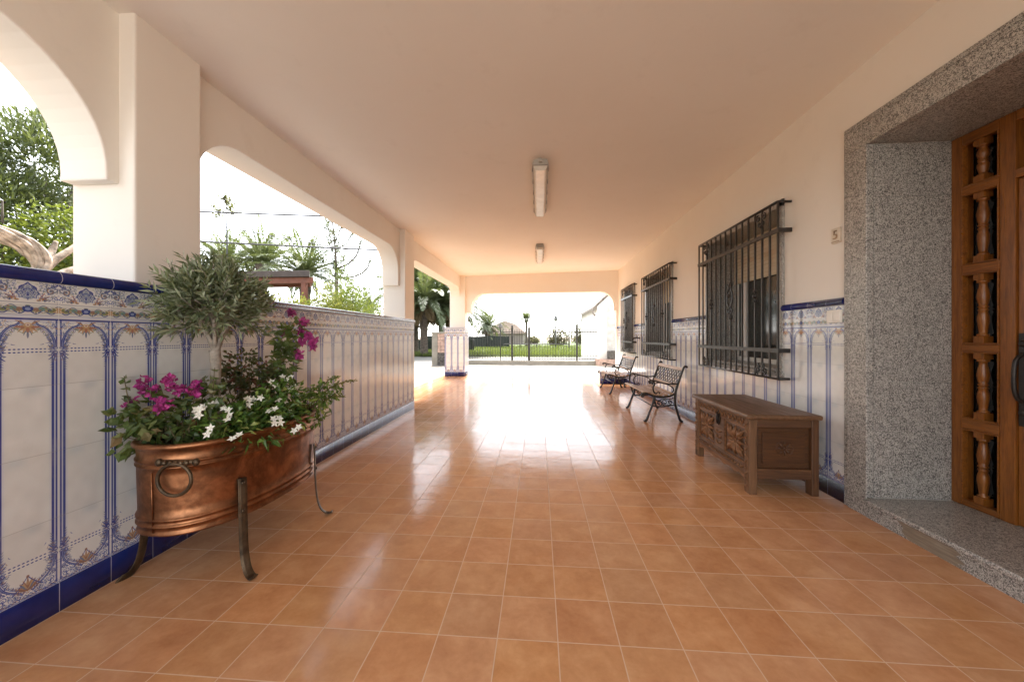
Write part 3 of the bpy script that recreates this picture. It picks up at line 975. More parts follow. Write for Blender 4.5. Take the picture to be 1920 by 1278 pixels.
mb = MB().box(-2.785, PX - 0.011, -1.8, 6.19, -0.05, 1.50)
lp(mb, "wall_body", M_plaster, pw)
mb = MB(); dado_quads(mb, (PX, -1.8), (PX, 6.2), ZB, ZT, (-1.8 - 1.494) / 0.2, (6.2 - 1.494) / 0.2, 0.01, (1, 0))
lp(mb, "tiled_face", M_tile, pw)
mb = MB(); skirt_quads(mb, (PX, -1.8), (PX, 6.2), (-1.8 - 1.494) / 0.2, (6.2 - 1.494) / 0.2, (1, 0), SK)
lp(mb, "skirting", M_cobalt, pw)
mb = MB(); skirt_quads(mb, (PX, -1.8), (PX, 6.205), (-1.8 - 1.494) / 0.2, (6.205 - 1.494) / 0.2, (1, 0), CP)
mb.box(-2.80, PX - 0.012, -1.8, 6.205, 1.501, 1.533)
lp(mb, "coping", M_cobalt, pw)

# =================================================================== PILLARS AND ARCHES
def pillar(x0, x1, y0, y1, label, z0=-0.05):
    o = MB().box(x0, x1, y0, y1, z0, 3.30).build("pillar", M_plaster, None, 0.012, 2)
    return setp(o, label, "pillar", "square plaster pillars of the porch")


pillar(-2.81, -2.40, 2.00, 2.43, "cream plaster pillar rising from the tiled wall behind the olive tree")
pillar(-2.81, -2.40, 6.40, 6.88, "cream plaster pillar at the far end of the tiled wall")
pillar(-2.81, -2.40, -1.83, -1.40, "cream plaster pillar on the tiled wall nearest the camera")


def arch_poly(a, b, zs, zt, r, cor=0.065, ztop=3.30, zc=2.15, inset=0.02):
    pts = [(a - inset, ztop), (a - inset, zc), (a + cor, zc), (a + cor, zs)]
    for k in range(1, 15):
        t = math.pi - math.pi / 2 * k / 14
        pts.append((a + cor + r + r * math.cos(t), zs + (zt - zs) * math.sin(t)))
    for k in range(0, 15):
        t = math.pi / 2 - math.pi / 2 * k / 14
        pts.append((b - cor - r + r * math.cos(t), zs + (zt - zs) * math.sin(t)))
    pts += [(b - cor, zc), (b + inset, zc), (b + inset, ztop)]
    return pts


def arch(a, b, zs, zt, r, label, **k):
    o = MB().prism(arch_poly(a, b, zs, zt, r, **k), 0, -2.80, -2.50).build("arch", M_plaster, None, 0.010, 2, angle=40)
    return setp(o, label, "arch", "round cornered arches along the left side of the porch")


arch(-1.40, 2.00, 2.20, 2.78, 0.60, "curved plaster arch nearest the camera, above the bushes at the left")
arch(2.43, 6.40, 2.39, 2.79, 0.40, "flat arch with rounded corners above the olive tree and copper planter")
arch(6.88, 11.50, 2.39, 2.79, 0.40, "short far arch framing the palms past the end of the tiled wall")

# far pillar on its tiled base
fp = empty("pillar", (-2.62, 11.55, 0), "far corner pillar standing on a square base clad in tiles", "pillar", "square plaster pillars of the porch")
lp(MB().box(-2.83, -2.345, 11.42, 11.95, 1.4, 3.30), "shaft", M_plaster, fp, 0.012)
lp(MB().box(-2.955, -2.335, 11.312, 11.93, -0.12, 1.50), "base_core", M_plaster, fp)
mb = MB()
dado_quads(mb, (-2.965, 11.30), (-2.325, 11.30), ZB, ZT, -0.1 + 0.0, 3.1, 0.011, (0, -1))
dado_quads(mb, (-2.325, 11.311), (-2.325, 11.94), ZB, ZT, 0, 3.1, 0.01, (1, 0))
lp(mb, "tiled_base", M_tile, fp)
mb = MB(); skirt_quads(mb, (-2.965, 11.30), (-2.325, 11.30), -0.1, 3.1, (0, -1), SK); skirt_quads(mb, (-2.325, 11.296), (-2.325, 11.94), 0, 3.1, (1, 0), SK)
lp(mb, "skirting", M_cobalt, fp)
mb = MB(); mb.box(-2.975, -2.315, 11.29, 11.95, 1.479, 1.533)
lp(mb, "coping", M_cobalt, fp, 0.008)

# end arch, skewed
ea = empty("arch", (2.285, 10.80, 0), "wide plaster arch closing the far end of the porch, facing the gate", "arch", "round cornered arches along the left side of the porch", rz=math.atan2(0.72, -4.55))
ea["group"] = "arch at the far end"
del ea["group"]
L_ = math.hypot(4.55, 0.72)
poly = [(-0.05, 3.3), (-0.05, -0.05), (0.06, -0.05), (0.06, 2.0), (0.12, 2.0), (0.12, 2.14)]
for k in range(1, 13):
    t = math.pi - math.pi / 2 * k / 12
    poly.append((0.12 + 0.40 + 0.40 * math.cos(t), 2.14 + 0.42 * math.sin(t)))
for k in range(0, 13):
    t = math.pi / 2 - math.pi / 2 * k / 12
    poly.append((L_ - 0.10 - 0.46 + 0.46 * math.cos(t), 2.17 + (2.60 - 2.17) * math.sin(t) + 0.04 * 0))
poly += [(L_ - 0.10, 2.0), (L_ - 0.04, 2.0), (L_ + 0.1, 2.0), (L_ + 0.1, 3.3)]
mb = MB().prism(poly, 1, -0.32, 0.0)
o = mb.build("arch_beam", M_plaster, ea, 0.010, 2, angle=40)

# =================================================================== HOUSE WALL
HX = 2.285
WINS = [(3.66, 5.10), (6.50, 7.95), (8.98, 9.90)]
WZ0, WZ1 = 0.93, 2.46
hw = empty("house_wall", (HX, 5, 0), "long cream house wall with a blue tiled dado behind the benches and chest", "wall")
mb = MB()
DOOR_Y0, DOOR_Y1, DOOR_Z = 0.62, 2.705, 2.578
ys = [-6.2, DOOR_Y0, DOOR_Y1]
mb.box(HX, 2.95, -1.9, DOOR_Y0, -0.05, 3.3)
mb.box(HX, 2.95, DOOR_Y0, DOOR_Y1, DOOR_Z, 3.3)
prev = DOOR_Y1
for a, b in WINS:
    a2, b2 = a - 0.03, b + 0.03
    mb.box(HX, 2.95, prev, a2, -0.05, 3.3)
    mb.box(HX, 2.95, a2, b2, -0.05, WZ0 - 0.03)
    mb.box(HX, 2.95, a2, b2, WZ1 + 0.03, 3.3)
    prev = b2
mb.box(HX, 2.95, prev, 11.04, -0.05, 3.3)
mb.box(3.2, 8.8, -1.9, 10.9, -0.05, 3.3)
mb.box(2.95, 3.2, 10.7, 10.9, -0.05, 3.3)
mb.box(2.95, 3.2, -1.9, -1.7, -0.05, 3.3)
lp(mb, "wall_body", M_plaster, hw)
DX = 2.27
uR = lambda y: (3.054 - y) / 0.2
mt, ms, mc = MB(), MB(), MB()
segs = [(2.900, 3.592, ZT), (3.592, 5.17, 0.86), (5.17, 6.43, ZT), (6.43, 8.02, 0.86), (8.02, 8.91, ZT), (8.91, 9.97, 0.86), (9.97, 11.04, ZT), (-1.9, 0.42, ZT)]
for a, b, zt in segs:
    dado_quads(mt, (DX, a), (DX, b), ZB, zt, uR(a), uR(b), 0.014, (-1, 0))
    if zt == ZT:
        skirt_quads(mc, (DX, a), (DX, b), uR(a), uR(b), (-1, 0), CP)
for a, b in ((2.900, 11.04), (-1.9, 0.42)):
    skirt_quads(ms, (DX, a), (DX, b), uR(a), uR(b), (-1, 0), SK)
lp(mt, "tiled_face", M_tile, hw); lp(ms, "skirting", M_cobalt, hw); lp(mc, "coping", M_cobalt, hw)

# near end of the porch, behind the camera: wide open arch
o = MB().prism([(-2.41, 3.3), (-2.41, 2.2), (-2.3, 2.7), (-2.1, 2.98), (1.98, 2.98), (2.2, 2.7), (2.27, 2.2), (2.284, 2.2), (2.284, 3.3)], 1, -1.83, -1.60).build("arch", M_plaster, None, 0.01)
setp(o, "wide plaster arch over the open near end of the porch, behind the camera", "arch")

# =================================================================== DOOR SURROUND
ds = empty("door_surround", (2.26, 1.7, 0), "speckled grey granite surround and threshold around the wooden entrance door", "door surround")
J0, J1 = 2.695, 2.893          # far jamb face
N0, N1 = 0.43, 0.63            # near jamb (beyond the frame)
ZI, ZO = 2.568, 2.763
def poly_band(mb, x0, x1, y_in0, y_in1, z_in, y_out0, y_out1, z_out):
    mb.box(x0, x1, y_in1, y_out1, -0.02, z_out)
lp(MB().box(2.250, 2.30, J0, J1 - 0.042, -0.02, ZI), "jamb", M_granite, ds, 0.004)
lp(MB().box(2.250, 2.30, N0 + 0.042, N1, -0.02, ZI), "jamb", M_granite, ds, 0.004)
lp(MB().box(2.250, 2.30, N0 + 0.042, J1 - 0.042, ZI + 0.001, ZO - 0.042), "lintel", M_granite, ds, 0.004)
mb = MB().box(2.258, 2.30, J1 - 0.036, J1, -0.02, ZO - 0.037).box(2.258, 2.30, N0, N0 + 0.036, -0.02, ZO - 0.037).box(2.258, 2.30, N0, J1, ZO - 0.036, ZO)
lp(mb, "outer_moulding", M_granite, ds, 0.006)
mb = MB().box(2.302, 2.90, J0, J0 + 0.008, 0.131, 0.93).box(2.302, 2.90, J0, J0 + 0.008, 0.9325, 2.20).box(2.302, 2.90, J0, J0 + 0.008, 2.2025, ZI)
mb.box(2.302, 2.90, N1 - 0.008, N1, 0.131, ZI)
lp(mb, "reveal", M_granite, ds, 0.001)
lp(MB().box(2.302, 2.90, N1, J0 - 0.001, ZI + 0.001, ZI + 0.009), "soffit", M_granite, ds)
lp(MB().box(2.222, 2.90, N1 + 0.001, J0 - 0.002, 0.100, 0.130), "threshold", M_granite, ds, 0.006)
lp(MB().box(2.246, 2.90, N1 + 0.001, J0 - 0.003, -0.02, 0.099), "riser", M_granite, ds)
# worn brown patch on the riser
pts = [(2.40, 0.004), (2.44, 0.03), (2.43, 0.06), (2.47, 0.088), (2.38, 0.097), (2.30, 0.095), (2.22, 0.097), (2.16, 0.092), (2.12, 0.075), (2.15, 0.055), (2.10, 0.035), (2.14, 0.018), (2.11, 0.004), (2.25, 0.002)]
lp(MB().prism(pts, 0, 2.2435, 2.247), "repair_patch", M_patch, ds)

# =================================================================== FRONT DOOR
fd = empty("front_door", (2.788, 1.66, 0.13), "varnished brown wooden entrance door with turned balusters over dark glass", "door")
XD = 2.788
ZD0, ZD1 = 0.132, 2.566
op = [(0.167, 0.638), (0.705, 1.142), (1.193, 1.647), (1.708, 2.168), (2.219, 2.505)]


def door_side(ya, yb, yc, yd):
    """sidelight from outer edge ya to inner stile yd; opening between yb and yc"""
    s_ = 1 if yd > ya else -1
    a, b = sorted((ya, yb)); lp(MB().box(XD, XD + 0.075, a, b, ZD0, ZD1), "stile", M_door, fd, 0.004)
    a, b = sorted((yc, yd)); lp(MB().box(XD, XD + 0.075, a, b, ZD0, ZD1), "stile", M_door, fd, 0.004)
    a, b = sorted((yb, yc))
    zz = [ZD0] + [q for o_ in op for q in o_] + [ZD1]
    for k in range(0, len(zz), 2):
        big = 0.004 if k == 8 else 0.0
        lp(MB().box(XD - big, XD + 0.07, a + 0.0005, b - 0.0005, zz[k], zz[k + 1]), "rail", M_doorh, fd, 0.004)
    for z0, z1 in op:
        # moulding bead round each opening
        e = 0.009
        m = MB()
        for (p, q, r_, t) in ((a, a + e, z0, z1), (b - e, b, z0, z1), (a + e, b - e, z0, z0 + e), (a + e, b - e, z1 - e, z1)):
            m.box(XD - 0.005, XD + 0.03, p + 0.0007, q - 0.0007, r_ + 0.0005, t - 0.0005)
        lp(m, "bead", M_doorh, fd, 0.002)
        yc_ = (a + b) / 2 + 0.012
        h = z1 - z0
        c = (XD + 0.034, yc_, z0)
        bl = 0.028
        m = MB()
        zb, zt_ = 0.05, h - 0.045
        m.box(c[0] - bl, c[0] + bl, yc_ - bl, yc_ + bl, z0 + 0.001, z0 + zb)
        m.box(c[0] - bl, c[0] + bl, yc_ - bl, yc_ + bl, z0 + zt_, z1 - 0.001)
        k = zt_ - zb
        prof = [(0.020, 0), (0.027, 0.012), (0.020, 0.03), (0.016, 0.06)]
        rel = [(0.0, 0.026), (0.03, 0.027), (0.05, 0.018), (0.09, 0.019), (0.17, 0.0225), (0.27, 0.0265), (0.36, 0.026), (0.44, 0.019), (0.455, 0.024), (0.475, 0.024), (0.485, 0.018), (0.50, 0.018), (0.51, 0.024), (0.53, 0.024), (0.545, 0.018), (0.60, 0.024), (0.70, 0.0285), (0.80, 0.025), (0.90, 0.0185), (0.945, 0.018), (0.955, 0.027), (1.0, 0.028)]
        m.lathe([(r_, zb + t * k) for t, r_ in rel], 18, (c[0], yc_, z0))
        lp(m, "baluster", M_door, fd, 0.0)


door_side(2.694, 2.632, 2.433, 2.358)
door_side(0.632, 0.694, 0.893, 0.968)
lp(MB().box(XD + 0.078, XD + 0.082, 0.640, 2.690, ZD0, ZD1 - 0.002), "glass", M_doorglass, fd)
# double leaf in the middle
for (a, b) in ((1.666, 2.355), (0.971, 1.660)):
    m = MB().box(XD + 0.012, XD + 0.062, a, b, ZD0 + 0.004, 2.165)
    lf = lp(m, "leaf", M_door, fd, 0.004)
    for z0, z1 in ((0.25, 0.72), (0.80, 2.06)):
        e = 0.022
        m = MB()
        for (p, q, r_, t) in ((a + .09, a + .09 + e, z0, z1), (b - .09 - e, b - .09, z0, z1), (a + .09 + e, b - .09 - e, z0, z0 + e), (a + .09 + e, b - .09 - e, z1 - e, z1)):
            m.box(XD + 0.0, XD + 0.014, p, q, r_, t)
        m.box(XD + 0.005, XD + 0.0145, a + 0.14, b - 0.14, z0 + 0.05, z1 - 0.05)
        o = m.build("panel", M_door, None, 0.005); o.parent = lf
lp(MB().box(XD - 0.004, XD + 0.07, 0.970, 2.356, 2.168, 2.219).box(XD, XD + 0.07, 0.970, 2.356, 2.505, ZD1), "transom_rail", M_doorh, fd, 0.004)
m = MB()
for y in (1.18, 1.42, 1.663, 1.90, 2.13):
    m.box(XD + 0.01, XD + 0.06, y - 0.02, y + 0.02, 2.2195, 2.5045)
lp(m, "transom_bar", M_door, fd, 0.004)
m = MB().box(XD + 0.002, XD + 0.012, 2.285, 2.345, 0.72, 1.26)
m.tube(spline([(XD - 0.01, 2.315, 0.86), (XD - 0.05, 2.315, 0.90), (XD - 0.06, 2.315, 1.0), (XD - 0.05, 2.315, 1.10), (XD - 0.01, 2.315, 1.14)]), 0.011)
m.ball((XD - 0.012, 2.315, 0.80), 0.02, sc=(0.5, 1, 1)); m.ball((XD - 0.012, 2.315, 1.20), 0.02, sc=(0.5, 1, 1))
lp(m, "handle", M_iron, fd)

# =================================================================== WINDOWS
def scroll_pts(c, r, turns=1.2, a0=0.0, sgn=1, axis_y=True, n=14):
    out = []
    for k in range(n):
        t = k / (n - 1)
        a = a0 + sgn * turns * 2 * math.pi * t
        rr = r * (1 - 0.75 * t)
        out.append((c[0], c[1] + rr * math.cos(a), c[2] + rr * math.sin(a)))
    return out


def window(a, b, ga, gb, nb, label, shutter_z=1.93, pane_open=True):
    t = empty("window", (HX, (a + b) / 2, WZ0), label, "window", "barred windows along the house wall")
    XW = 2.62
    # granite lining of the opening
    sr = MB()
    e = 0.07
    sr.box(2.262, 2.30, a - e, a, WZ0 - 0.06, WZ1 + e)
    sr.box(2.262, 2.30, b, b + e, WZ0 - 0.06, WZ1 + e)
    sr.box(2.262, 2.30, a - e, b + e, WZ1 + 0.0005, WZ1 + e + 0.001)
    sr.box(2.3005, 2.95, b, b + 0.029, WZ0, WZ1)
    sr.box(2.3005, 2.95, a - 0.029, a, WZ0, WZ1)
    sr.box(2.3005, 2.95, a, b, WZ1, WZ1 + 0.029)
    lp(sr, "granite_surround", M_granite, t, 0.003)
    lp(MB().box(2.235, 2.95, a - 0.09, b + 0.09, WZ0 - 0.0615, WZ0 - 0.0295).box(2.31, 2.95, a + 0.0005, b - 0.0005, WZ0 - 0.029, WZ0 + 0.002), "sill", M_granite, t, 0.004)
    fr = MB()
    fw = 0.055
    mid = (a + b) / 2
    for (p, q, r_, s_) in ((a, a + fw, WZ0, WZ1), (b - fw, b, WZ0, WZ1), (a + fw, b - fw, WZ0, WZ0 + fw), (a + fw, b - fw, WZ1 - fw, WZ1), (b - 0.24, b - 0.17, WZ0 + fw, WZ1 - fw)):
        fr.box(XW, XW + 0.06, p + 0.001, q - 0.001, r_ + 0.003, s_ - 0.001)
    lp(fr, "frame", M_white, t, 0.004)
    lp(MB().box(XW + 0.02, XW + 0.026, a + 0.01, b - 0.01, WZ0 + 0.01, WZ1 - 0.01), "pane", M_glass, t)
    sh = MB()
    z = shutter_z
    while z < WZ1 - 0.01:
        z2 = min(z + 0.045, WZ1 - 0.004)
        sh.prism([(XW - 0.014, z + 0.002), (XW - 0.020, z + 0.012), (XW - 0.020, z2 - 0.010), (XW - 0.014, z2)], 1, a + 0.004, b - 0.004)
        z += 0.045
    sh.box(XW - 0.012, XW - 0.004, a + 0.004, b - 0.004, shutter_z, WZ1 - 0.003)
    lp(sh, "roller_shutter", M_shutter, t)
    # iron grille
    gx = 2.17
    gr = lp(MB().tube([(gx, ga, 2.47), (gx, gb, 2.47)], 0.013, 4).tube([(gx, ga, 0.855), (gx, gb, 0.855)], 0.012, 4), "grille", M_grille, t)
    def sub(m_, name):
        o = m_.build(name, M_grille); o.parent = gr
        o.matrix_parent_inverse = Matrix.Identity(4)
        return o
    m0 = MB()
    for z in (2.47, 0.855):
        for y in (ga, gb):
            m0.tube([(gx, y, z), (HX + 0.01, y + (0.04 if y == gb else -0.04) * 0, z)], 0.012, 6)
    sub(m0, "wall_bracket")
    m0 = MB()
    for z in (2.21, 1.112):
        m0.box(gx - 0.010, gx + 0.010, ga - 0.02, gb + 0.02, z - 0.019, z + 0.019)
        for y in (ga - 0.005, gb + 0.005):
            m0.box(gx + 0.012, HX + 0.01, y - 0.008, y + 0.008, z - 0.019, z + 0.019)
    sub(m0, "crossbar")
    proto = None
    for k in range(nb):
        y = ga + (gb - ga) * k / (nb - 1)
        if proto is None:
            proto = sub(MB().box(-0.0075, 0.0075, -0.0075, 0.0075, 0.855, 2.47), "bar")
            proto.location = (gx, y, 0)
            q = proto
        else:
            q = proto.copy(); COL.objects.link(q); q.parent = gr
            q.location = (gx, y, 0)
    # scroll ornaments
    m0 = MB()
    sp_ = (gb - ga) / (nb - 1)
    def bary(i): return ga + sp_ * i
    for i in (2, nb - 3):
        y = bary(i)
        for s_ in (1, -1):
            m0.tube(scroll_pts((gx - 0.012, y + s_ * 0.045, 2.40), 0.034, 1.2, math.pi / 2, -s_), 0.008, 6)
            m0.tube(scroll_pts((gx - 0.012, y + s_ * 0.026, 2.34), 0.024, 1.0, -math.pi / 2, s_), 0.007, 6)
            m0.tube(scroll_pts((gx - 0.012, y + s_ * 0.050, 0.91), 0.036, 1.2, -math.pi / 2, s_), 0.008, 6)
            m0.tube(scroll_pts((gx - 0.012, y + s_ * 0.030, 0.955), 0.024, 1.0, math.pi / 2, -s_), 0.007, 6)
        m0.ball((gx - 0.01, y, 2.31), 0.016, 8, 5)
    # centre medallion
    y = bary(nb // 2 + (0 if nb < 15 else 0))
    for s_ in (1, -1):
        m0.tube(spline([(gx - 0.01, y, 1.56), (gx - 0.01, y + s_ * 0.05, 1.63), (gx - 0.01, y + s_ * 0.058, 1.72), (gx - 0.01, y + s_ * 0.02, 1.79), (gx - 0.01, y + s_ * 0.05, 1.84)]), 0.009, 6)
        m0.tube(scroll_pts((gx - 0.012, y + s_ * 0.028, 1.70), 0.026, 1.1, 0, s_), 0.007, 6)
        m0.tube(scroll_pts((gx - 0.012, y + s_ * 0.03, 1.53), 0.03, 1.1, math.pi / 2, -s_), 0.007, 6)
    for z in (1.46, 1.83): m0.ball((gx, y, z), 0.022, 8, 6, sc=(1, 1, 1.5))
    for i in (3, nb - 4):
        for z, r_ in ((1.60, 0.020), (1.65, 0.027), (1.70, 0.018)): m0.ball((gx, bary(i), z), r_, 8, 6)
    sub(m0, "scrollwork")
    return t


w1 = window(WINS[0][0], WINS[0][1], 3.50, 5.148, 15, "large barred window above the carved chest, roller shutter half lowered")
w2 = window(WINS[1][0], WINS[1][1], 6.27, 7.95, 15, "middle barred window above the nearer iron bench")
w3 = window(WINS[2][0], WINS[2][1], 8.752, 9.90, 11, "farthest narrow barred window above the farther iron bench")

# house number, switch and tap
hn = empty("house_number", (2.285, 2.985, 2.015), "small cream ceramic house number tile beside the granite door surround", "house number")
m = MB().box(2.271, 2.286, 2.945, 3.027, 1.958, 2.075)
lp(m, "plaque", M_ceramic, hn, 0.004)
tcv = bpy.data.curves.new("numeral", 'FONT')
tcv.body = "5"; tcv.size = 0.095; tcv.extrude = 0.003; tcv.align_x = 'CENTER'; tcv.align_y = 'CENTER'
tcv.materials.append(M_numeral)
o = bpy.data.objects.new("numeral", tcv); COL.objects.link(o)
bpy.context.view_layer.update()
nm_ = bpy.data.meshes.new_from_object(o.evaluated_get(bpy.context.evaluated_depsgraph_get()))
bpy.data.objects.remove(o)
o = bpy.data.objects.new("numeral", nm_); COL.objects.link(o); o.parent = hn
o.location = (-0.0165, 0.0, 0.003); o.rotation_euler = (R(90), 0, R(-90))
lp(MB().box(2.267, 2.272, 2.95, 3.02, 1.966, 1.972), "rim_line", M_numeral, hn)

sw = empty("light_switch", (2.27, 2.985, 1.395), "white double light switch on the tile frieze next to the granite jamb", "switch")
lp(MB().box(2.258, 2.271, 2.915, 3.057, 1.347, 1.445), "plate", M_switch, sw, 0.004)
for y in (2.951, 3.021):
    lp(MB().box(2.252, 2.259, y - 0.029, y + 0.029, 1.364, 1.428), "rocker", M_switch, sw, 0.003)
tp = empty("wall_tap", (2.27, 8.45, 1.21), "small dark tap on the tiled wall between the two farther windows", "tap")
lp(MB().tube(spline([(2.27, 8.45, 1.21), (2.19, 8.45, 1.215), (2.13, 8.46, 1.20), (2.11, 8.46, 1.16)]), 0.014, 8).ball((2.262, 8.45, 1.21), 0.03, sc=(0.35, 1, 1)), "spout", M_iron, tp)
lp(MB().tube([(2.20, 8.45, 1.22), (2.20, 8.45, 1.255)], 0.008, 6).tube([(2.20, 8.41, 1.258), (2.20, 8.49, 1.258)], 0.008, 6), "handle", M_iron, tp)

# =================================================================== CEILING LIGHTS
def ceiling_light(y0, y1, label):
    t = empty("ceiling_light", (0.012, (y0 + y1) / 2, 3.165), label, "ceiling light", "fluorescent lights on the porch ceiling")
    hw_ = 0.085
    L2 = (y1 - y0) / 2
    m = MB().prism([(-hw_, -0.062), (-hw_ - 0.004, -0.045), (-hw_ + 0.014, 0.0), (hw_ - 0.014, 0.0), (hw_ + 0.004, -0.045), (hw_, -0.062)], 1, -L2, L2)
    m.build("housing", M_lampbody, t, 0.004)
    m = MB().prism([(-hw_ + 0.006, -0.0625), (-hw_ + 0.02, -0.105), (-hw_ + 0.038, -0.118), (hw_ - 0.038, -0.118), (hw_ - 0.02, -0.105), (hw_ - 0.006, -0.0625)], 1, -L2 + 0.02, L2 - 0.02)
    m.build("cover", M_lampcover, t, 0.006)
    k = 0
    for s_ in (-1, 1):
        for q in range(5):
            y = -L2 + 0.12 + q * (2 * L2 - 0.24) / 4
            MB().box(min(s_ * hw_, s_ * (hw_ + 0.007)), max(s_ * hw_, s_ * (hw_ + 0.007)), y - 0.014, y + 0.014, -0.078, -0.03).build("clip", M_clip, t)
    MB().box(-0.02, 0.02, -L2 - 0.045, -L2 - 0.001, -0.045, -0.012).build("cable_gland", M_lampbody, t, 0.005)
    return t


ceiling_light(3.97, 5.55, "long fluorescent ceiling light nearer the camera, with dull plastic cover")
ceiling_light(7.60, 9.15, "smaller looking fluorescent ceiling light farther down the porch, near the end arch")

# =================================================================== COPPER PLANTER
pc = Vector((-1.82, 2.114, 0))
pl = empty("planter", pc, "oval copper tub on four curved metal legs, filled with flowers and an olive tree", "planter")


def oval(a, b, n=72, e=2.25):
    out = []
    for k in range(n):
        t = 2 * math.pi * k / n
        c, s_ = math.cos(t), math.sin(t)
        out.append((a * math.copysign(abs(c) ** (2 / e), c), b * math.copysign(abs(s_) ** (2 / e), s_)))
    return out


def oval_loft(mb, prof, n=72, capb=True):
    vs = []
    for off, z in prof:
        for x, y in oval(0.295 + off, 0.515 + off, n):
            vs.append((x, y, z))
    fs = []
    for i in range(len(prof) - 1):
        for k in range(n):
            k2 = (k + 1) % n
            fs.append((i * n + k, i * n + k2, (i + 1) * n + k2, (i + 1) * n + k))
    if capb: fs.append(tuple(range(n))[::-1])
    mb.add(vs, fs, 0, None, True)


def bead(z, w_=0.011, h=0.016, base=0.0):
    return [(base + w_ * math.sin(math.pi * t), z - h / 2 + h * t) for t in (0, 0.2, 0.4, 0.6, 0.8, 1)]


prof = [(-0.03, 0.292), (-0.006, 0.290), (0.004, 0.296), (0.002, 0.304)]
prof += [(-0.003, 0.310)] + bead(0.338, 0.008, 0.018) + bead(0.368, 0.008, 0.018) + [(0.0, 0.42), (0.002, 0.50), (0.004, 0.58)]
prof += bead(0.618, 0.007, 0.016, 0.004) + bead(0.642, 0.008, 0.018, 0.004) + [(0.006, 0.68), (0.008, 0.70)]
prof += [(0.016, 0.704), (0.022, 0.712), (0.022, 0.722), (0.014, 0.730), (0.002, 0.730), (-0.006, 0.722), (-0.008, 0.70), (-0.010, 0.55)]
mb = MB(); oval_loft(mb, prof)
mb.build("tub", M_copper, pl)
mb = MB()
n = 48; pts = oval(0.284, 0.504, n)
vs = [(0, 0, 0.66)] + [(x * 0.55, y * 0.55, 0.672 + 0.012 * math.sin(5 * k)) for k, (x, y) in enumerate(pts)] + [(x, y, 0.645) for x, y in pts]
fs = [(0, 1 + k, 1 + (k + 1) % n) for k in range(n)] + [(1 + k, 1 + n + k, 1 + n + (k + 1) % n, 1 + (k + 1) % n) for k in range(n)]
mb.add(vs, fs, 0, None, True).build("soil", M_soil, pl)
mb = MB().tube([(-0.003, -0.5165, 0.31), (-0.003, -0.520, 0.45), (-0.003, -0.523, 0.60)], 0.0035, 5)
mb.build("seam", M_copper, pl)
for s_ in (-1, 1):
    y = s_ * 0.545
    rot = Matrix.Translation((-s_ * 0.055, -s_ * 0.012, 0)) @ Matrix.Rotation(s_ * -0.12 + 0.0, 4, 'Z')
    def rv(p): return tuple(rot @ Vector(p))
    mb = MB().tube([rv((0.076 * math.cos(t), y, 0.572 + 0.074 * math.sin(t))) for t in np.linspace(0, 2 * math.pi, 32, endpoint=False)], 0.0082, 8, closed=True)
    hdl = mb.build("ring_handle", M_strap, pl)
    mb = MB().tube([rv((-0.075, s_ * 0.525, 0.648)), rv((0.075, s_ * 0.525, 0.648))], [0.012, 0.012], 8)
    for k in (-0.05, -0.025, 0.0, 0.025, 0.05): mb.ball(rv((k, s_ * 0.538, 0.648)), 0.012, 8, 5)
    for k in (-0.084, 0.084): mb.ball(rv((k, s_ * 0.528, 0.648)), 0.017, 8, 6, sc=(1, 0.8, 1.1))
    o = mb.build("handle_mount", M_strap); o.parent = hdl
for sx in (-1, 1):
    for sy in (-1, 1):
        ang = (0.295 * 0.815, 0.515 * 0.60)
        x0, y0 = sx * (0.262), sy * 0.305
        d = Vector((sx * 0.8, sy * 0.35, 0)).normalized()
        tvec = Vector((-d.y, d.x, 0))
        if sx < 0: d = Vector((sx * 0.15, sy * 0.62, 0)).normalized(); x0 = sx * 0.272
        path = [(0.004, 0.50), (0.008, 0.42), (0.010, 0.33), (0.012, 0.27), (0.016, 0.19), (0.026, 0.11), (0.045, 0.05), (0.075, 0.016), (0.105, 0.010), (0.118, 0.018)]
        pts = spline([(x0 + d.x * o_, y0 + d.y * o_, z) for o_, z in path], 4)
        m_ = len(pts)
        wid = [1.0] * m_
        wid[-1] = 0.75
        nv = Vector((sx * 0.85, sy * 0.5, 0)).normalized() if sx > 0 else Vector((sx, 0, 0))
        mb = MB().tube(pts, wid, 8, flat=(0.0225, 0.006, nv), smooth=False)
        mb.ball((x0 + nv.x * 0.012, y0 + nv.y * 0.012, 0.475), 0.010, 8, 5); mb.ball((x0 + nv.x * 0.015, y0 + nv.y * 0.015, 0.33), 0.010, 8, 5)
        mb.build("leg", M_strap, pl, 0.002)

# =================================================================== PLANTS IN THE PLANTER
def twig_leaves(starts, dirs, lens, per, L, W, g, spread=0.75, droop_t=0.0, start_f=0.25):
    """leaves placed in pairs along straight-ish twigs; returns P, D plus twig polylines"""
    P, D, tw = [], [], []
    for s0, d0, ln in zip(starts, dirs, lens):
        d0 = d0 / np.linalg.norm(d0)
        d1 = d0 + np.array([0, 0, -droop_t]) + g.normal(0, 0.12, 3)
        a = np.cross(d0, g.normal(size=3)); a /= np.linalg.norm(a)
        b = np.cross(d0, a)
        pts = []
        for k in range(4):
            t = k / 3
            pts.append(s0 + (d0 * (1 - t * 0.5) + d1 * t * 0.5) * ln * t)
        tw.append(pts)
        for k in range(per):
            t = start_f + (1 - start_f) * (k + g.random() * 0.5) / per
            p = s0 + (d0 * (1 - t * 0.5) + d1 * t * 0.5) * ln * t
            th = k * 2.4 + g.random()
            dd = d0 * (0.55 + 0.6 * t) + (a * math.cos(th) + b * math.sin(th)) * spread
            P.append(p); D.append(dd)
    return np.array(P), np.array(D), tw


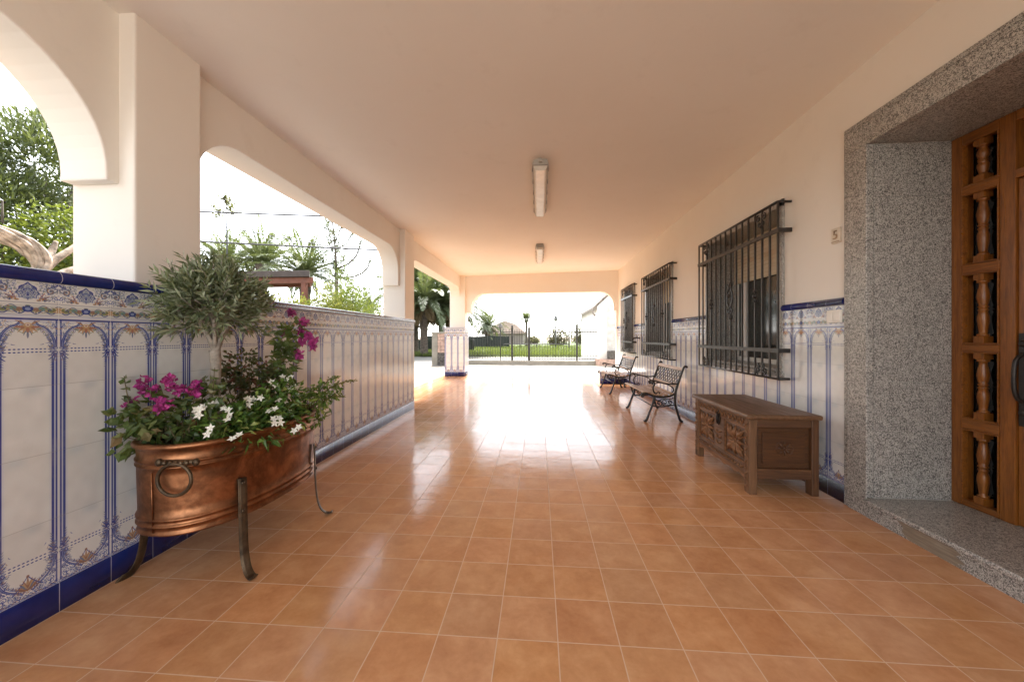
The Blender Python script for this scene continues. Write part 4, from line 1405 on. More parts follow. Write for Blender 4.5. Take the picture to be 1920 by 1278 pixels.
# --- olive
g = np.random.default_rng(11)
ot = empty("olive_tree", (-1.83, 1.94, 0.665), "small clipped olive tree with grey green crown growing in the copper tub", "tree")
mb = MB().tube(spline([(0, 0, -0.02), (0.006, 0.004, 0.12), (-0.002, 0.0, 0.26), (0.002, 0, 0.40), (-0.004, 0, 0.50)]), [0.031] * 4 + [0.027] * 8 + [0.025] * 8 + [0.027] * 5, 10)
for k in range(7):
    a = k * 0.9
    mb.tube(spline([(0, 0, 0.46 + 0.006 * k), (0.028 * math.cos(a), 0.028 * math.sin(a), 0.56), (0.09 * math.cos(a), 0.09 * math.sin(a), 0.67 + 0.02 * (k % 3))], 4), [0.014] * 4 + [0.010] * 4 + [0.006], 6)
mb.build("trunk", M_bark_olive, ot)
MB().tube([(0.036 * math.cos(t), 0.036 * math.sin(t), 0.235) for t in np.linspace(0, 2 * math.pi, 16, endpoint=False)], 0.004, 5, closed=True).tube([(0.036, 0, 0.235), (0.05, 0.005, 0.18), (0.048, 0.01, 0.13)], 0.003, 4).build("tie", M_white, ot)
nt_ = 600
u = g.normal(size=(nt_, 3)); u /= np.linalg.norm(u, axis=1)[:, None]
u[:, 2] = np.where(u[:, 2] < -0.55, -u[:, 2] * 0.5, u[:, 2])
cen = np.array([0.0, 0.0, 0.725])
rad = 0.05 + 0.165 * g.random(nt_) ** 0.6
lump = 1 + 0.16 * np.sin(u[:, 0] * 5 + 1) * np.sin(u[:, 1] * 4 + 2) + 0.1 * np.sin(u[:, 2] * 7)
st = cen + u * (rad * lump)[:, None] * np.array([0.84, 0.84, 1.04])
dr = u + np.array([0, 0, 0.45]) + g.normal(0, 0.32, (nt_, 3))
P, D, tw = twig_leaves(st, dr, 0.06 + 0.085 * g.random(nt_) ** 1.5, 9, 0, 0, g, 0.75)
keep = (P[:, 0] > -0.318) & (P[:, 2] > 0.44)
P, D = P[keep], D[keep]
leaves("crown", P, D, 0.042 + 0.026 * g.random(len(P)), 0.0115 + 0.0045 * g.random(len(P)), M_olive, ot, 0.08, 0.15, g=g)
mb = MB()
for t in tw[::2]:
    if t[-1][0] > -0.315: mb.tube(t, [0.0028, 0.0024, 0.002, 0.0012], 4)
for k in range(60):
    a = g.normal(size=3); a /= np.linalg.norm(a); a[2] = abs(a[2]) * 0.8 - 0.1
    e = cen + a * 0.19
    if e[0] > -0.31: mb.tube(spline([(0.0, 0, 0.56), tuple(cen * 0.5 + np.array([0, 0, 0.34]) + a * 0.06), tuple(e)], 4), 0.004, 5)
mb.build("twigs", M_bark_olive, ot)


def bush(name, loc, label, cat, blobs, n, L, W, mat, g, stem_mat=M_stem, droop=0.25, fold=0.3, xmin=None, zmin=None, up=0.4, stems=14, group=None, spread=0.5, root=None):
    """blobs: list of (cx,cy,cz,rx,ry,rz,weight) relative to loc; foliage as leafy clumps on stems"""
    t = empty(name, loc, label, cat, group)
    wt = np.array([b[6] for b in blobs], float); wt /= wt.sum()
    P, D = [], []
    mb = MB()
    for bi, b in enumerate(blobs):
        k = int(n * wt[bi])
        u = g.normal(size=(k, 3)); u /= np.linalg.norm(u, axis=1)[:, None]
        r = 0.35 + 0.65 * g.random(k) ** 0.55
        lp_ = 1 + 0.22 * np.sin(u[:, 0] * 6 + bi) * np.cos(u[:, 1] * 5 + 2 * bi)
        p = np.array(b[:3]) + u * (r * lp_)[:, None] * np.array(b[3:6])
        d = u * 0.9 + np.array([0, 0, up]) + g.normal(0, spread, (k, 3))
        P.append(p); D.append(d)
        for s_ in range(max(1, int(stems * wt[bi] + 0.5))):
            a = np.array(b[:3]) + g.normal(size=3) * 0.45 * np.array(b[3:6])
            r0 = np.array(root if root is not None else (b[0] * 0.35, b[1] * 0.35, 0)) + np.array([g.normal(0, 0.02), g.normal(0, 0.02), 0])
            mid = (r0 + a) / 2 + g.normal(0, 0.03, 3) * max(b[3:6]) * 2
            mb.tube(spline([tuple(r0), tuple(mid), tuple(a)], 4), list(np.linspace(1, 0.4, 9) * 0.036 * min(max(b[3:6]), 0.55)), 5)
    P = np.concatenate(P); D = np.concatenate(D)
    k = np.ones(len(P), bool)
    if xmin is not None: k &= P[:, 0] + loc[0] > xmin
    if zmin is not None: k &= P[:, 2] + loc[2] > zmin
    P, D = P[k], D[k]
    leaves("foliage", P, D, L * (0.6 + 0.6 * g.random(len(P))), W * (0.65 + 0.6 * g.random(len(P))), mat, t, droop, fold, g=g)
    mb.build("stems", stem_mat, t)
    return t


def bracts(parent, pts, g, r=0.032, n=15, size=0.034):
    """bougainvillea flower heads: each head is a cluster of papery bracts in threes"""
    first = None
    for c in pts:
        P, D, N = [], [], []
        for k in range(n):
            q = np.array(c) + g.normal(0, r * 0.5, 3)
            ax_ = g.normal(size=3) + np.array([0.3, -0.4, 0.4]); ax_ /= np.linalg.norm(ax_)
            a = np.cross(ax_, g.normal(size=3)); a /= np.linalg.norm(a); b = np.cross(ax_, a)
            for j in range(3):
                th = j * 2.094
                P.append(q); D.append((a * math.cos(th) + b * math.sin(th)) * 0.8 + ax_ * 0.55); N.append(ax_)
        leaves("flower_head", np.array(P), np.array(D), size * (0.8 + 0.4 * g.random(len(P))), size * 0.85, M_bract, parent, 0.0, 0.3, np.array(N), g=g)


g = np.random.default_rng(21)
XM = -2.14
loc = (-1.86, 1.76, 0.655)
b1 = bush("bougainvillea", loc, "low bougainvillea with magenta flowers at the near end of the copper tub", "plant",
          [(-0.10, -0.04, 0.17, 0.13, 0.13, 0.14, 2.2), (0.06, 0.0, 0.14, 0.14, 0.12, 0.12, 2), (-0.18, -0.06, 0.12, 0.09, 0.10, 0.12, 1), (0.06, 0.07, 0.25, 0.12, 0.09, 0.08, 1.2), (-0.06, -0.06, 0.05, 0.14, 0.12, 0.07, 1)],
          400, 0.062, 0.042, M_boug, g, xmin=XM, zmin=0.66, up=0.15, spread=0.7, group="bougainvilleas in the copper tub")
# long wandering shoots
mb = MB(); P = []; D = []
for pts in ([(-0.15, -0.05, 0.0), (-0.20, -0.05, 0.16), (-0.235, -0.05, 0.30), (-0.25, -0.05, 0.385)], [(0.10, 0.06, 0.1), (0.125, 0.06, 0.28), (0.13, 0.07, 0.42)], [(0.02, 0.06, 0.1), (0.07, 0.07, 0.30), (0.06, 0.08, 0.37)]):
    sp_ = spline(pts, 6)
    mb.tube(sp_, list(np.linspace(0.004, 0.0018, len(sp_))), 5)
    for k in range(5, len(sp_), 2):
        for s_ in (1, -1):
            P.append(sp_[k]); D.append((s_ * 0.8 + 0.2 * g.normal(), -0.5 * s_ + 0.3 * g.normal(), 0.25))
mb.build("shoot", M_stem, b1)
leaves("shoot_leaves", np.array([tuple(p) for p in P]), np.array(D), 0.05, 0.032, M_boug, b1, 0.2, 0.3, g=g)
hp = [at(x, y, Y=yy) - Vector(loc) for x, y, yy in ((243, 755, 1.72), (264, 712, 1.74), (296, 752, 1.68), (288, 732, 1.74), (318, 712, 1.70), (306, 760, 1.66), (342, 730, 1.74), (364, 736, 1.74), (372, 722, 1.80), (262, 735, 1.76), (326, 728, 1.80))]
bracts(b1, [tuple(p) for p in hp if p.x + loc[0] > XM], g, 0.026, 7, 0.027)

loc2 = (-1.80, 2.36, 0.655)
b2 = bush("bougainvillea", loc2, "tall upright bougainvillea with magenta flowers at the far end of the copper tub", "plant",
          [(0.04, 0.03, 0.42, 0.07, 0.07, 0.13, 1.6), (0.06, 0.05, 0.56, 0.07, 0.07, 0.10, 1.0), (0.0, 0.0, 0.25, 0.10, 0.10, 0.13, 1.5), (0.10, 0.08, 0.64, 0.05, 0.05, 0.06, 0.4)],
          300, 0.062, 0.040, M_boug, g, xmin=XM, zmin=0.66, up=0.1, spread=0.8, stems=10, group="bougainvilleas in the copper tub")
hp = [at(x, y, Y=yy) - Vector(loc2) for x, y, yy in ((545, 588, 2.45), (572, 604, 2.44), (538, 624, 2.42), (566, 622, 2.46), (578, 632, 2.44), (585, 640, 2.45), (566, 640, 2.44), (584, 650, 2.44), (562, 664, 2.42))]
bracts(b2, [tuple(p) for p in hp], g, 0.022, 10, 0.030)

b3 = bush("dark_leaf_shrub", (-1.93, 2.27, 0.655), "dark leaved shrub with a few red buds behind the white flowers", "plant",
          [(-0.02, 0.02, 0.36, 0.14, 0.12, 0.14, 2), (-0.10, 0.0, 0.24, 0.08, 0.12, 0.16, 1.2), (0.08, 0.0, 0.26, 0.12, 0.12, 0.14, 1.5)],
          620, 0.045, 0.024, M_darkleaf, g, xmin=XM, zmin=0.66, up=0.3, spread=0.6)

loc4 = (-1.72, 2.05, 0.655)
wf = bush("white_flowering_plant", loc4, "spreading white flowered plant spilling over the front rim of the copper tub", "plant",
          [(0.06, -0.20, 0.10, 0.12, 0.16, 0.10, 2), (0.08, 0.0, 0.12, 0.13, 0.18, 0.12, 2.4), (0.06, 0.20, 0.17, 0.13, 0.15, 0.15, 2.4), (0.10, -0.10, 0.03, 0.12, 0.2, 0.07, 1.2), (0.10, 0.12, 0.05, 0.14, 0.2, 0.08, 1.4)],
          1250, 0.066, 0.024, M_dipl, g, xmin=XM, zmin=0.64, up=0.35, spread=0.5, droop=0.35)
fpts = [(368, 768, -1.72), (408, 752, -1.70), (466, 758, -1.62), (488, 745, -1.60), (534, 752, -1.58), (512, 785, -1.52), (395, 802, -1.56), (530, 706, -1.70), (516, 722, -1.68), (448, 815, -1.46), (545, 772, -1.52), (505, 770, -1.54), (382, 762, -1.72), (420, 765, -1.66), (538, 712, -1.66), (560, 800, -1.44), (474, 748, -1.66), (400, 758, -1.72), (545, 730, -1.62), (522, 748, -1.6), (430, 778, -1.6), (526, 792, -1.48), (372, 778, -1.7)]
for x, y, X_ in fpts:
    c = np.array(at(x, y, X=X_) - Vector(loc4))
    ax_ = np.array([0.55, -0.65, 0.45]) + g.normal(0, 0.35, 3); ax_ /= np.linalg.norm(ax_)
    a = np.cross(ax_, g.normal(size=3)); a /= np.linalg.norm(a); b = np.cross(ax_, a)
    P = []; D = []; N = []
    for q in range(g.integers(1, 3)):
        c2 = c + q * (a * 0.028 + b * 0.01)
        for j in range(5):
            th = j * 1.2566
            P.append(c2); D.append(a * math.cos(th) + b * math.sin(th) + ax_ * 0.25); N.append(ax_)
    leaves("flower", np.array(P), np.array(D), 0.024, 0.013, M_petal, wf, 0.05, 0.15, np.array(N), g=g)

b5 = bush("trailing_jasmine", (-1.66, 2.44, 0.655), "light green trailing shrub reaching out past the far end of the copper tub", "plant",
          [(0.06, 0.06, 0.12, 0.12, 0.12, 0.10, 1.6), (0.14, 0.06, 0.20, 0.12, 0.10, 0.08, 1.4), (0.06, 0.0, 0.02, 0.12, 0.14, 0.08, 1)],
          430, 0.042, 0.022, M_dipl, g, xmin=XM, zmin=0.63, up=0.2, spread=0.7)
mb = MB(); P = []; D = []
for pts in ([(0.1, 0.03, 0.15), (0.22, 0.02, 0.24), (0.33, -0.02, 0.275), (0.40, -0.03, 0.285)], [(0.1, 0.03, 0.18), (0.19, 0.03, 0.29), (0.25, 0.02, 0.30)], [(0.1, 0.0, 0.1), (0.22, 0.0, 0.17), (0.30, 0.0, 0.17)]):
    sp_ = spline(pts, 7)
    mb.tube(sp_, list(np.linspace(0.003, 0.0015, len(sp_))), 5)
    for k in range(3, len(sp_)):
        for s_ in (1, -1):
            P.append(tuple(sp_[k])); D.append((0.4 + 0.3 * g.normal(), s_ * 0.8, 0.2 + 0.3 * g.normal()))
mb.build("shoot", M_stem, b5)
leaves("shoot_leaves", np.array(P), np.array(D), 0.034, 0.016, M_lime, b5, 0.2, 0.3, g=g)

# =================================================================== CHEST
ch = empty("chest", (1.9, 3.5, 0), "old carved wooden chest standing on short legs under the nearest barred window", "chest")
CX0, CX1, CY0, CY1 = 1.646, 2.165, 3.0, 4.0
pw_ = 0.075
for (x0, x1) in ((CX0, CX0 + 0.06), (CX1 - 0.055, CX1)):
    for (y0, y1) in ((CY0, CY0 + pw_), (CY1 - pw_, CY1)):
        o = lp(MB().box(x0, x1, y0, y1, 0.0, 0.592), "leg", M_carvev if x0 == CX0 else M_legwood, ch, 0.006)
# body carcass
lp(MB().box(CX0 + 0.032, CX1 - 0.03, CY0 + 0.034, CY1 - 0.022, 0.15, 0.59), "body", M_chest, ch)
# lid with rounded edge
m = MB().box(CX0 - 0.028, CX1 + 0.012, CY0 - 0.03, CY1 + 0.035, 0.594, 0.632)
lp(m, "lid", M_lid, ch, 0.014, seg=3)
# end frame (towards camera)
for z0, z1 in ((0.530, 0.591), (0.125, 0.205)):
    lp(MB().box(CX0 + 0.061, CX1 - 0.056, CY0 + 0.004, CY0 + 0.030, z0, z1), "end_rail", M_railwood, ch, 0.004)
m = MB()
m.box(CX0 + 0.066, CX1 - 0.061, CY0 + 0.026, CY0 + 0.0335, 0.206, 0.529)
m.prism([(CX0 + 0.075, 0.215), (CX1 - 0.070, 0.215), (CX1 - 0.070, 0.520), (CX0 + 0.075, 0.520)], 1, CY0 + 0.022, CY0 + 0.0262)
m.box(CX0 + 0.105, CX1 - 0.100, CY0 + 0.010, CY0 + 0.0222, 0.245, 0.49)
# rosette
cxm = (CX0 + CX1) / 2 + 0.01
for k in range(8):
    a = k * math.pi / 4
    m.tube([(cxm + 0.012 * math.cos(a), CY0 + 0.010, 0.365 + 0.012 * math.sin(a)), (cxm + 0.035 * math.cos(a), CY0 + 0.006, 0.365 + 0.035 * math.sin(a)), (cxm + 0.055 * math.cos(a), CY0 + 0.010, 0.365 + 0.055 * math.sin(a))], [0.004, 0.009, 0.003], 6)
m.tube([(cxm + 0.064 * math.cos(t), CY0 + 0.0105, 0.365 + 0.064 * math.sin(t)) for t in np.linspace(0, 6.283, 28, endpoint=False)], 0.0035, 5, closed=True)
m.ball((cxm, CY0 + 0.010, 0.365), 0.013, 8, 6, sc=(1, 0.5, 1))
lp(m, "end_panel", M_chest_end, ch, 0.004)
# front: rails, muntin, panels, carving (faces -X)
FXc = CX0 + 0.006
m = MB()
m.box(FXc, CX0 + 0.031, CY0 + pw_ + 0.001, CY1 - pw_ - 0.001, 0.508, 0.591)
m.box(FXc, CX0 + 0.031, CY0 + pw_ + 0.001, CY1 - pw_ - 0.001, 0.150, 0.215)
m.box(FXc, CX0 + 0.031, 3.41, 3.59, 0.2155, 0.5075)
lp(m, "front_rail", M_chest, ch, 0.003)  # darker rail wood, shade around the carving put into the colour
# scalloped apron
pts = [(CY0 + pw_ + 0.001, 0.149)]
N_ = 10
for k in range(N_ + 1):
    y = CY0 + pw_ + 0.002 + (CY1 - CY0 - 2 * pw_ - 0.004) * k / N_
    pts.append((y, 0.118 if k % 2 else 0.098))
pts.append((CY1 - pw_ - 0.001, 0.149))
lp(MB().prism(pts, 0, FXc + 0.003, CX0 + 0.028), "apron", M_carve, ch, 0.002)
def petal(m, x, cy, cz, a, r0, r1, w_):
    m.tube([(x, cy + r0 * math.cos(a), cz + r0 * math.sin(a)), (x - 0.011, cy + (r0 + r1) / 2 * math.cos(a), cz + (r0 + r1) / 2 * math.sin(a)), (x, cy + r1 * math.cos(a), cz + r1 * math.sin(a))], [w_ * 0.3, w_ * 1.15, w_ * 0.25], 6)
for (y0, y1) in ((CY0 + pw_ + 0.002, 3.409), (3.591, CY1 - pw_ - 0.002)):
    lp(MB().box(CX0 + 0.022, CX0 + 0.0315, y0, y1, 0.216, 0.507), "panel_ground", M_chest_end, ch)  # recess shade behind the carving, put in as darker wood
    m = MB()
    cy, cz = (y0 + y1) / 2, 0.362
    hy, hz = (y1 - y0) / 2 - 0.02, 0.125
    xx = CX0 + 0.022
    for s1 in (-1, 1):
        for s2 in (-1, 1):
            aa = math.atan2(s2 * hz, s1 * hy)
            rr = math.hypot(hy, hz)
            petal(m, xx, cy, cz, aa, 0.02, rr * 0.92, 0.020)
            petal(m, xx, cy, cz, aa + 0.28, 0.03, rr * 0.75, 0.011)
            petal(m, xx, cy, cz, aa - 0.28, 0.03, rr * 0.75, 0.011)
    petal(m, xx, cy, cz, math.pi / 2, 0.02, hz * 0.98, 0.020); petal(m, xx, cy, cz, -math.pi / 2, 0.02, hz * 0.98, 0.020)
    petal(m, xx, cy, cz, 0, 0.02, hy * 0.9, 0.018); petal(m, xx, cy, cz, math.pi, 0.02, hy * 0.9, 0.018)
    m.ball((xx, cy, cz), 0.018, 10, 6, sc=(0.6, 1, 1))
    for (p, q, r_, t_) in ((y0, y0 + .01, .216, .507), (y1 - .01, y1, .216, .507), (y0 + .01, y1 - .01, .216, .226), (y0 + .01, y1 - .01, .497, .507)):
        m.box(CX0 + 0.012, CX0 + 0.0219, p, q, r_, t_)
    lp(m, "front_panel", M_carve, ch, 0.0)
# zigzag carving on the top rail, leaf carving on bottom rail and muntin, posts
m = MB()
nz = 26
y = CY0 + pw_ + 0.012
step = (CY1 - CY0 - 2 * pw_ - 0.024) / nz
zz = [(FXc - 0.001, y + step * k, 0.530 if k % 2 else 0.572) for k in range(nz + 1)]
m.tube(zz, 0.0075, 5, smooth=False)
m.tube([(FXc - 0.001, y, 0.519), (FXc - 0.001, y + step * nz, 0.519)], 0.003, 4); m.tube([(FXc - 0.001, y, 0.582), (FXc - 0.001, y + step * nz, 0.582)], 0.003, 4)
for k in range(nz):
    petal(m, FXc, y + step * (k + 0.5), 0.551 + (0.012 if k % 2 else -0.012), math.pi / 2, -0.006, 0.008, 0.005)
for k in range(18):
    yy = y + (CY1 - CY0 - 2 * pw_ - 0.024) * (k + 0.5) / 18
    petal(m, FXc, yy, 0.182, 0.7 if k % 2 else -0.7, -0.022, 0.022, 0.0065)
    petal(m, FXc, yy + 0.012, 0.182, -0.9 if k % 2 else 0.9, -0.014, 0.016, 0.005)
for k in range(5):
    zz_ = 0.25 + k * 0.05
    for s_ in (1, -1):
        if k < 3: petal(m, FXc, 3.50, zz_, math.pi / 2 + s_ * 0.9, 0.008, 0.06, 0.008)
for yb in (CY0 + 0.037, CY1 - 0.037):
    for k in range(11):
        petal(m, CX0, yb, 0.06 + k * 0.048, 0.9 if k % 2 else 2.2, -0.022, 0.022, 0.006)
lp(m, "carving", M_carve, ch)
m = MB().prism([(3.472, 0.46), (3.50, 0.425), (3.528, 0.46), (3.535, 0.50), (3.52, 0.54), (3.50, 0.565), (3.48, 0.54), (3.465, 0.50)], 0, FXc - 0.008, FXc - 0.003)
m.tube([(FXc - 0.012, 3.50, 0.55), (FXc - 0.02, 3.50, 0.49), (FXc - 0.012, 3.50, 0.44)], [0.008, 0.011, 0.006], 6)
lp(m, "lock_plate", M_iron, ch)

# =================================================================== BENCHES
def make_bench():
    """origin: front-near foot line; x toward the wall (depth), y along the length; near frame at y=0"""
    t = empty("bench", (0, 0, 0))
    Lb = 1.02
    for y in (0.0, Lb):
        m = MB()
        def T(pts, r, n=8, k=6, flat=None):
            sp_ = spline([(x, y, z) for x, z in pts], k)
            rr = r if not isinstance(r, list) else list(np.interp(np.linspace(0, 1, len(sp_)), np.linspace(0, 1, len(r)), r))
            m.tube(sp_, rr, n, flat=flat)
        F = (0.85, 1.15, (0, 1, 0))
        # front leg, S curved with flared foot
        T([(-0.02, 0.005), (0.015, 0.03), (0.055, 0.13), (0.10, 0.25), (0.125, 0.33), (0.13, 0.385)], [0.026, 0.021, 0.017, 0.018, 0.021, 0.022], flat=F)
        # back leg running into back upright
        T([(0.52, 0.005), (0.49, 0.04), (0.455, 0.15), (0.425, 0.27), (0.425, 0.40), (0.455, 0.53), (0.50, 0.66), (0.535, 0.765), (0.558, 0.805), (0.585, 0.805), (0.592, 0.785)], [0.027, 0.021, 0.018, 0.019, 0.021, 0.019, 0.017, 0.016, 0.017, 0.018, 0.012], flat=F)
        # seat bearer, dipping
        T([(-0.055, 0.385), (-0.04, 0.412), (0.0, 0.418), (0.05, 0.405), (0.13, 0.375), (0.24, 0.362), (0.35, 0.378), (0.425, 0.42)], [0.014, 0.017, 0.018, 0.017, 0.018, 0.018, 0.017, 0.016], flat=F)
        T([(-0.055, 0.385), (-0.045, 0.365), (-0.025, 0.37), (-0.028, 0.388)], [0.014, 0.012, 0.010, 0.006])
        # arm
        T([(0.475, 0.565), (0.40, 0.552), (0.30, 0.556), (0.20, 0.578), (0.12, 0.598), (0.075, 0.602), (0.052, 0.588), (0.060, 0.566), (0.082, 0.570), (0.080, 0.585)], [0.013, 0.012, 0.012, 0.013, 0.014, 0.016, 0.017, 0.013, 0.010, 0.006], flat=F)
        # arm loop under it
        T([(0.10, 0.595), (0.135, 0.56), (0.11, 0.50), (0.12, 0.44), (0.15, 0.405)], [0.010, 0.012, 0.011, 0.011, 0.012])
        T([(0.14, 0.555), (0.20, 0.572), (0.30, 0.55), (0.385, 0.505), (0.40, 0.455), (0.36, 0.41)], [0.007, 0.009, 0.008, 0.009, 0.009, 0.008])
        T([(0.15, 0.405), (0.175, 0.43), (0.205, 0.425), (0.20, 0.405)], [0.010, 0.010, 0.008, 0.005])
        # stretcher with scrolls
        T([(0.095, 0.235), (0.18, 0.222), (0.28, 0.228), (0.36, 0.245), (0.43, 0.25)], 0.011)
        for c, r_, s_ in (((0.20, 0.275), 0.042, 1), ((0.275, 0.285), 0.045, -1), ((0.345, 0.29), 0.036, 1)):
            a0 = -math.pi / 2
            T([(c[0] + r_ * (1 - 0.7 * k / 11) * math.cos(a0 + s_ * 7.2 * k / 11), c[1] + r_ * (1 - 0.7 * k / 11) * math.sin(a0 + s_ * 7.2 * k / 11)) for k in range(12)], 0.0075, 6, 3)
        T([(0.12, 0.345), (0.17, 0.31), (0.23, 0.325), (0.29, 0.34), (0.36, 0.335), (0.40, 0.36)], 0.0075, 6)
        m.build("end_frame", M_iron, t)
    # seat slats following the dip
    for x, z, tl in ((-0.015, 0.432, -0.10), (0.060, 0.418, -0.22), (0.137, 0.398, -0.12), (0.215, 0.388, 0.0), (0.293, 0.393, 0.12), (0.368, 0.412, 0.25)):
        m = MB()
        c, s_ = math.cos(tl), math.sin(tl)
        hw2, th = 0.028, 0.010
        q = [(x - hw2 * c + th * s_, z - hw2 * s_ - th * c), (x + hw2 * c + th * s_, z + hw2 * s_ - th * c), (x + hw2 * c - th * s_, z + hw2 * s_ + th * c), (x - hw2 * c - th * s_, z - hw2 * s_ + th * c)]
        m.prism(q, 1, -0.012, Lb + 0.012)
        m.build("seat_slat", M_slat, t, 0.005)
    # back: lower and upper wooden rails, cast lattice between
    def bp(z): return 0.425 + (z - 0.40) * 0.305
    for z0, z1 in ((0.497, 0.535), (0.742, 0.790)):
        m = MB()
        q = [(bp(z0) - 0.012, z0), (bp(z0) + 0.010, z0 - 0.005), (bp(z1) + 0.010, z1 - 0.005), (bp(z1) - 0.012, z1)]
        m.prism(q, 1, 0.010, Lb - 0.010)
        m.build("back_slat", M_slat, t, 0.005)
    m = MB()
    za, zb = 0.542, 0.735
    nx = 10
    ya, yb = 0.03, Lb - 0.03
    def q3(u_, v_):
        z = za + (zb - za) * v_
        return (bp(z), ya + (yb - ya) * u_, z)
    for k in range(-2, nx + 1):
        for s_ in (1, -1):
            u0 = k / nx; u1 = (k + 2.2) / nx
            p0, p1 = (u0, 0), (u1, 1)
            if s_ < 0: p0, p1 = (u0, 1), (u1, 0)
            # clip to [0,1] in u
            (a0, b0), (a1, b1) = p0, p1
            if a0 < 0: b0 = b0 + (b1 - b0) * (-a0) / (a1 - a0); a0 = 0
            if a1 > 1: b1 = b0 + (b1 - b0) * (1 - a0) / (a1 - a0); a1 = 1
            if a1 - a0 < 0.01: continue
            um, vm = (a0 + a1) / 2, (b0 + b1) / 2 + 0.05 * s_
            m.tube(spline([q3(a0, b0), q3(um, vm), q3(a1, b1)], 3), 0.0055, 5)
    m.tube([q3(0, 0), q3(1, 0), q3(1, 1), q3(0, 1)], 0.008, 6, closed=True)
    m.build("back_lattice", M_iron, t)
    m = MB().tube([(0.10, 0.0, 0.232), (0.10, Lb, 0.232)], 0.009, 6)
    m.build("tie_rod", M_iron, t)
    return t


be = make_bench()
be.location = (1.545, 5.46, 0.0); be.rotation_euler = (0, 0, R(1.0))
setp(be, "nearer iron and wood bench, standing just beyond the carved chest", "bench", "cast iron benches along the house wall")
be2 = copy_tree(be)
be2.location = (1.52, 8.02, 0.0); be2.rotation_euler = (0, 0, R(1.5))
setp(be2, "farther iron and wood bench, at the far end of the house wall", "bench", "cast iron benches along the house wall")

# =================================================================== END OF PORCH
ph = empty("low_plinth", (1.9, 10.4, 0), "low white tiled plinth with a blue base strip beside the farther bench", "plinth")
lp(MB().box(1.612, 2.268, 9.812, 10.99, 0.0, 0.318), "core", M_annex, ph, 0.004)
mb = MB(); dado_quads(mb, (1.60, 9.80), (2.268, 9.80), 0.130, 0.32, 0, 3.3, 0.011, (0, -1)); dado_quads(mb, (1.60, 9.812), (1.60, 10.99), 0.130, 0.32, 0, 5.9, 0.011, (-1, 0))
lp(mb, "tiled_face", M_tile, ph)
mb = MB(); skirt_quads(mb, (1.60, 9.80), (2.268, 9.80), 0, 3.3, (0, -1), SK)
lp(mb, "skirting", M_cobalt, ph)

# white annex beyond, with gable, roof and door
an = empty("outbuilding", (5.5, 16.9, 0), "white rendered outbuilding with a sloping tiled eave beyond the porch end", "building")
gx0 = 2.62
m = MB().prism([(gx0, -0.05), (9.0, -0.05), (9.0, 3.0), (5.8, 5.6), (gx0, 2.62)], 1, 16.85, 23.0)
lp(m, "wall", M_annex, an)
m = MB()
for k in range(16):
    a = k / 16; b = (k + 1.15) / 16
    x0, z0 = gx0 - 0.22 + (5.8 - gx0 + 0.22) * a, 2.45 + (5.68 - 2.45) * a
    x1, z1 = gx0 - 0.22 + (5.8 - gx0 + 0.22) * b, 2.45 + (5.68 - 2.45) * b
    m.prism([(x0, z0 + 0.02), (x1, z1 + 0.0), (x1, z1 + 0.08), (x0, z0 + 0.12)], 1, 16.62, 23.2)
m.prism([(5.75, 5.62), (9.3, 2.8), (9.3, 2.92), (5.8, 5.76)], 1, 16.62, 23.2)
m.tube([(gx0 - 0.22, 16.6, 2.46), (gx0 - 0.22, 16.6, 2.30), (gx0 - 0.12, 16.6, 2.18)], 0.035, 6)
lp(m, "roof", M_rooftile, an)
lp(MB().box(3.06, 3.85, 16.83, 16.86, 0.22, 2.80), "door", simple("grey_shade_door", (0.50, 0.49, 0.47), 0.6), an)
sb = empty("stone_bed", (3.0, 16.6, 0), "low brick flower bed edge at the foot of the white outbuilding", "planter bed")
lp(MB().box(2.50, 3.7, 16.35, 16.80, -0.04, 0.24), "kerb", M_pinkstone, sb, 0.01)
lp(MB().box(3.06, 3.5, 16.40, 16.78, 0.24, 0.62), "stone_block", M_darkstone, sb, 0.05)

# =================================================================== FENCE AND GATE
FY = 16.6
kb = MB().box(-4.45, 2.62, FY - 0.16, FY + 0.16, -0.06, 0.165).build("fence_plinth", M_curb, None, 0.012)
setp(kb, "low concrete wall carrying the iron fence across the courtyard", "low wall")


def fence_panel(x0, x1, label, z0=0.17, z1=1.52, sp_=0.118, name="iron_fence", cat="fence", group="iron fence panels along the road"):
    t = empty(name, ((x0 + x1) / 2, FY, 0), label, cat, group)
    for za, zb in ((z0 + 0.05, z0 + 0.085), (z0 + 0.21, z0 + 0.235), (z1 - 0.08, z1 - 0.05)):
        lp(MB().box(x0, x1, FY - 0.012, FY + 0.012, za, zb), "rail", M_fence, t)
    nb = max(2, int((x1 - x0) / sp_))
    proto = None
    for k in range(nb):
        x = x0 + (x1 - x0) * (k + 0.5) / nb
        if proto is None:
            m = MB().box(-0.008, 0.008, -0.008, 0.008, z0 + 0.03, z1)
            m.lathe([(0.001, 0.07), (0.012, 0.035), (0.016, 0.015), (0.006, 0)], 6, (0, 0, z1)) if False else m.lathe([(0.006, 0), (0.014, 0.02), (0.001, 0.075)], 6, (0, 0, z1))
            proto = m.build("bar", M_fence, t)
            q = proto
        else:
            q = proto.copy(); COL.objects.link(q); q.parent = t
        q.location = (x - t.location.x, 0, 0)
        q.matrix_parent_inverse = Matrix.Identity(4)
        if k == 0: q.location.y = 0
    for o_ in [c for c in t.children if c.name.split('.')[0] == "bar"]:
        o_.location.y = 0.0
    m = MB()
    for k in range(nb - 1):
        x = x0 + (x1 - x0) * (k + 1.0) / nb
        m.tube([(x + 0.038 * math.cos(a), FY, z0 + 0.148 + 0.045 * math.sin(a)) for a in np.linspace(0, 6.283, 10, endpoint=False)], 0.005, 4, closed=True)
    lp(m, "ring_row", M_fence, t)
    return t


